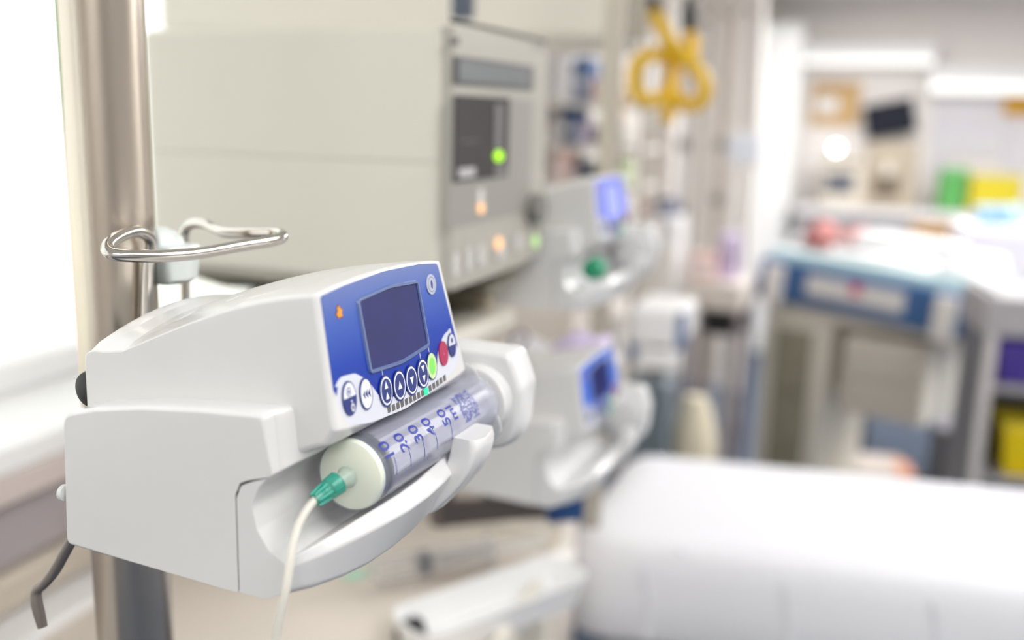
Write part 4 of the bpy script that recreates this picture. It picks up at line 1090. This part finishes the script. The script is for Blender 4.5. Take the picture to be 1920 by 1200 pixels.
# wall furniture on the back wall
def wall_box(name, lb, cat, px0, py0, px1, py1, th, m, parts=()):
    c = at((px0+px1)/2, py1, 1)-CAM; t = (YB-th-.001)/c.y
    return put(name, lb, cat, px0, py0, px1, py1, t, th, m, parts)
wall_box('wall_lamp', 'long white wall light bar over the tan notice', 'wall light', 1500, 80, 1738, 122, .14, M_white, (('diffuser', .02, .98, .0, .35, .004, mat('soft diffuser', (250, 250, 248), emit=(255, 253, 250), es=.6)),))
wall_box('wall_lamp', 'second white wall light bar at the right edge', 'wall light', 1752, 126, 1960, 176, .14, M_white, (('diffuser', .02, .98, .0, .4, .004, mat('soft diffuser', (0, 0, 0))),))
wall_box('swivel_knob', 'small black swivel joint between the two wall light bars', 'joint', 1738, 98, 1756, 122, .10, M_dark)
wall_box('notice_board', 'tan notice board with a white note on the back wall', 'notice board', 1522, 156, 1604, 236, .03, M_tan, (('note', .1, .55, .3, .65, .004, M_paper), ('top_strip', .05, .7, .86, .96, .004, mat('brown strip', (170, 130, 80)))))
wall_box('amber_sign', 'amber sign panel on the wall at the right edge', 'sign', 1886, 182, 1950, 216, .04, M_amber)
for k, (a, b, c, d) in enumerate(((1745, 190, 1800, 290), (1808, 192, 1872, 300), (1745, 296, 1790, 330), (1880, 222, 1930, 320))):
    wall_box('wall_chart', ['pale grey chart on the back wall below the second light bar, left', 'pale chart in the middle beside the amber sign', 'small lilac white sheet above the green box', 'white chart sheet under the amber sign'][k], 'chart', a, b, c, d, .012, mat('pale lilac grey sheet', (218, 216, 224), .7), (('printed_line', .15, .8, .7, .72, .002, M_pink), ('printed_line', .15, .7, .5, .52, .002, M_lilac)))
# white basin / bundle and blue bags in front of the counter at right
put('supply_basket', 'brown basket with yellow end behind the cot', 'basket', 1712, 425, 1790, 470, 4.4, .22, mat('brown weave', (150, 116, 70), .8, bump=.5, scale=60), (('yellow_end', .84, 1.15, .0, .7, .02, mat('soft yellow', (240, 214, 110))),))
c_ = at(1750, 470, 4.4); r = thing('basket_table', (c_.x, c_.y, 0), 0, 'grey low table behind the cot carrying the basket', 'table')
bm = B(); box(bm, -.25, .16, -.03, .3, c_.z-.04, c_.z-.0006); finish('table_top', bm, mat('pale grey top', (0, 0, 0)), r, bevel=.006)
for x in (-.22, .13):
    for y in (0, .27):
        bm = B(); box(bm, x-.015, x+.015, y-.015, y+.015, 0, c_.z-.04); finish('leg', bm, M_grey, r)
c2 = at(1868, 470, 3.8); r = thing('laundry_stand', (c2.x, c2.y, 0), 0, 'white stand at the right carrying blue packs', 'stand')
z2 = at(1868, 425, 3.8).z
bm = B(); box(bm, -.14, .30, 0, .35, .3, z2); finish('cabinet', bm, mat('lilac white', (228, 226, 234)), r, bevel=.02)
bm = B(); box(bm, -.12, .28, .02, .33, 0, .3); finish('plinth', bm, M_grey, r, bevel=.01)
for k, (a, b, m) in enumerate(((1834, 1862, mat('sky blue pack', (120, 180, 216))), (1866, 1888, mat('mid blue pack', (90, 156, 206))), (1890, 1916, mat('aqua pack', (150, 206, 220))))):
    put('blue_pack', ['sky blue pack, leftmost on the white stand', 'mid blue pack, middle on the white stand', 'aqua pack, rightmost on the white stand'][k], 'pack', a, 388, b, 425, 3.85, .12, m, (('label_strip', .1, .9, .6, .8, .003, M_paper),), z0=z2+.0006)

# ============================================================ OUTSIDE
bm = B(); box(bm, -30, -1.3, -12, 16, -.3, -.15); struct('ground', bm, mat('bright paving', (226, 226, 216), .9))
MG = mat('sunlit pale leaves', (140, 184, 110), .8, var=.25, scale=3); MTk = mat('bark', (150, 130, 110))
def tree(x, y, h, r_, lb):
    t = thing('tree', (x, y, -.15), 0, lb, 'tree', None)
    bm = B(); tube(bm, [(0, 0, 0), (.05, 0, h*.5), (0, .05, h*.8)], [.14, .11, .05], 10, smoothn=3); finish('trunk', bm, MTk, t)
    bm = B()
    for k in range(420):
        a, b = random.uniform(0, 2*pi), random.uniform(-1, 1); q = random.uniform(.5, 1)*r_
        c = Vector((q*sqrt(1-b*b)*cos(a), q*sqrt(1-b*b)*sin(a), h*.72+q*b*.8))
        s = random.uniform(.08, .2); e = Euler((random.uniform(0, 6), random.uniform(0, 6), 0)).to_matrix()
        bm.faces.new([bm.verts.new(c+e @ Vector(v)*s) for v in ((-1, -.5, 0), (0, -.8, .2), (1, 0, 0), (0, .8, .2))])
    finish('foliage', bm, MG, t, smooth=0)
tree(-7, 2.2, 3.6, 1.5, 'pale sunlit tree outside, seen at the upper left of the window')
tree(-9, 5.2, 3.2, 1.3, 'pale sunlit tree outside, farther from the window')
bm = B(); box(bm, -6.2, -5.8, 1.9, 2.4, -.15, 1.35)
o = finish('garden_pillar', bm, mat('pale terracotta', (226, 160, 140), .8), bevel=.05); tag(o, 'pale pink garden pillar outside the window', 'pillar')

# ============================================================ LIGHT
w = bpy.data.worlds.new('world'); SC.world = w; w.use_nodes = True
bg = w.node_tree.nodes['Background']; bg.inputs[0].default_value = (1, .995, .985, 1); bg.inputs[1].default_value = 1.9
sun = bpy.data.lights.new('sun', 'SUN'); sun.energy = 3.0; sun.angle = radians(6); so = bpy.data.objects.new('sun', sun); COL.objects.link(so)
so.rotation_euler = (radians(50), 0, radians(160))
SC.view_settings.exposure = 0.0
SC.cycles.max_bounces = 8; SC.cycles.transparent_max_bounces = 16
SC.cycles.sample_clamp_indirect = 6; SC.cycles.caustics_reflective = False; SC.cycles.caustics_refractive = False
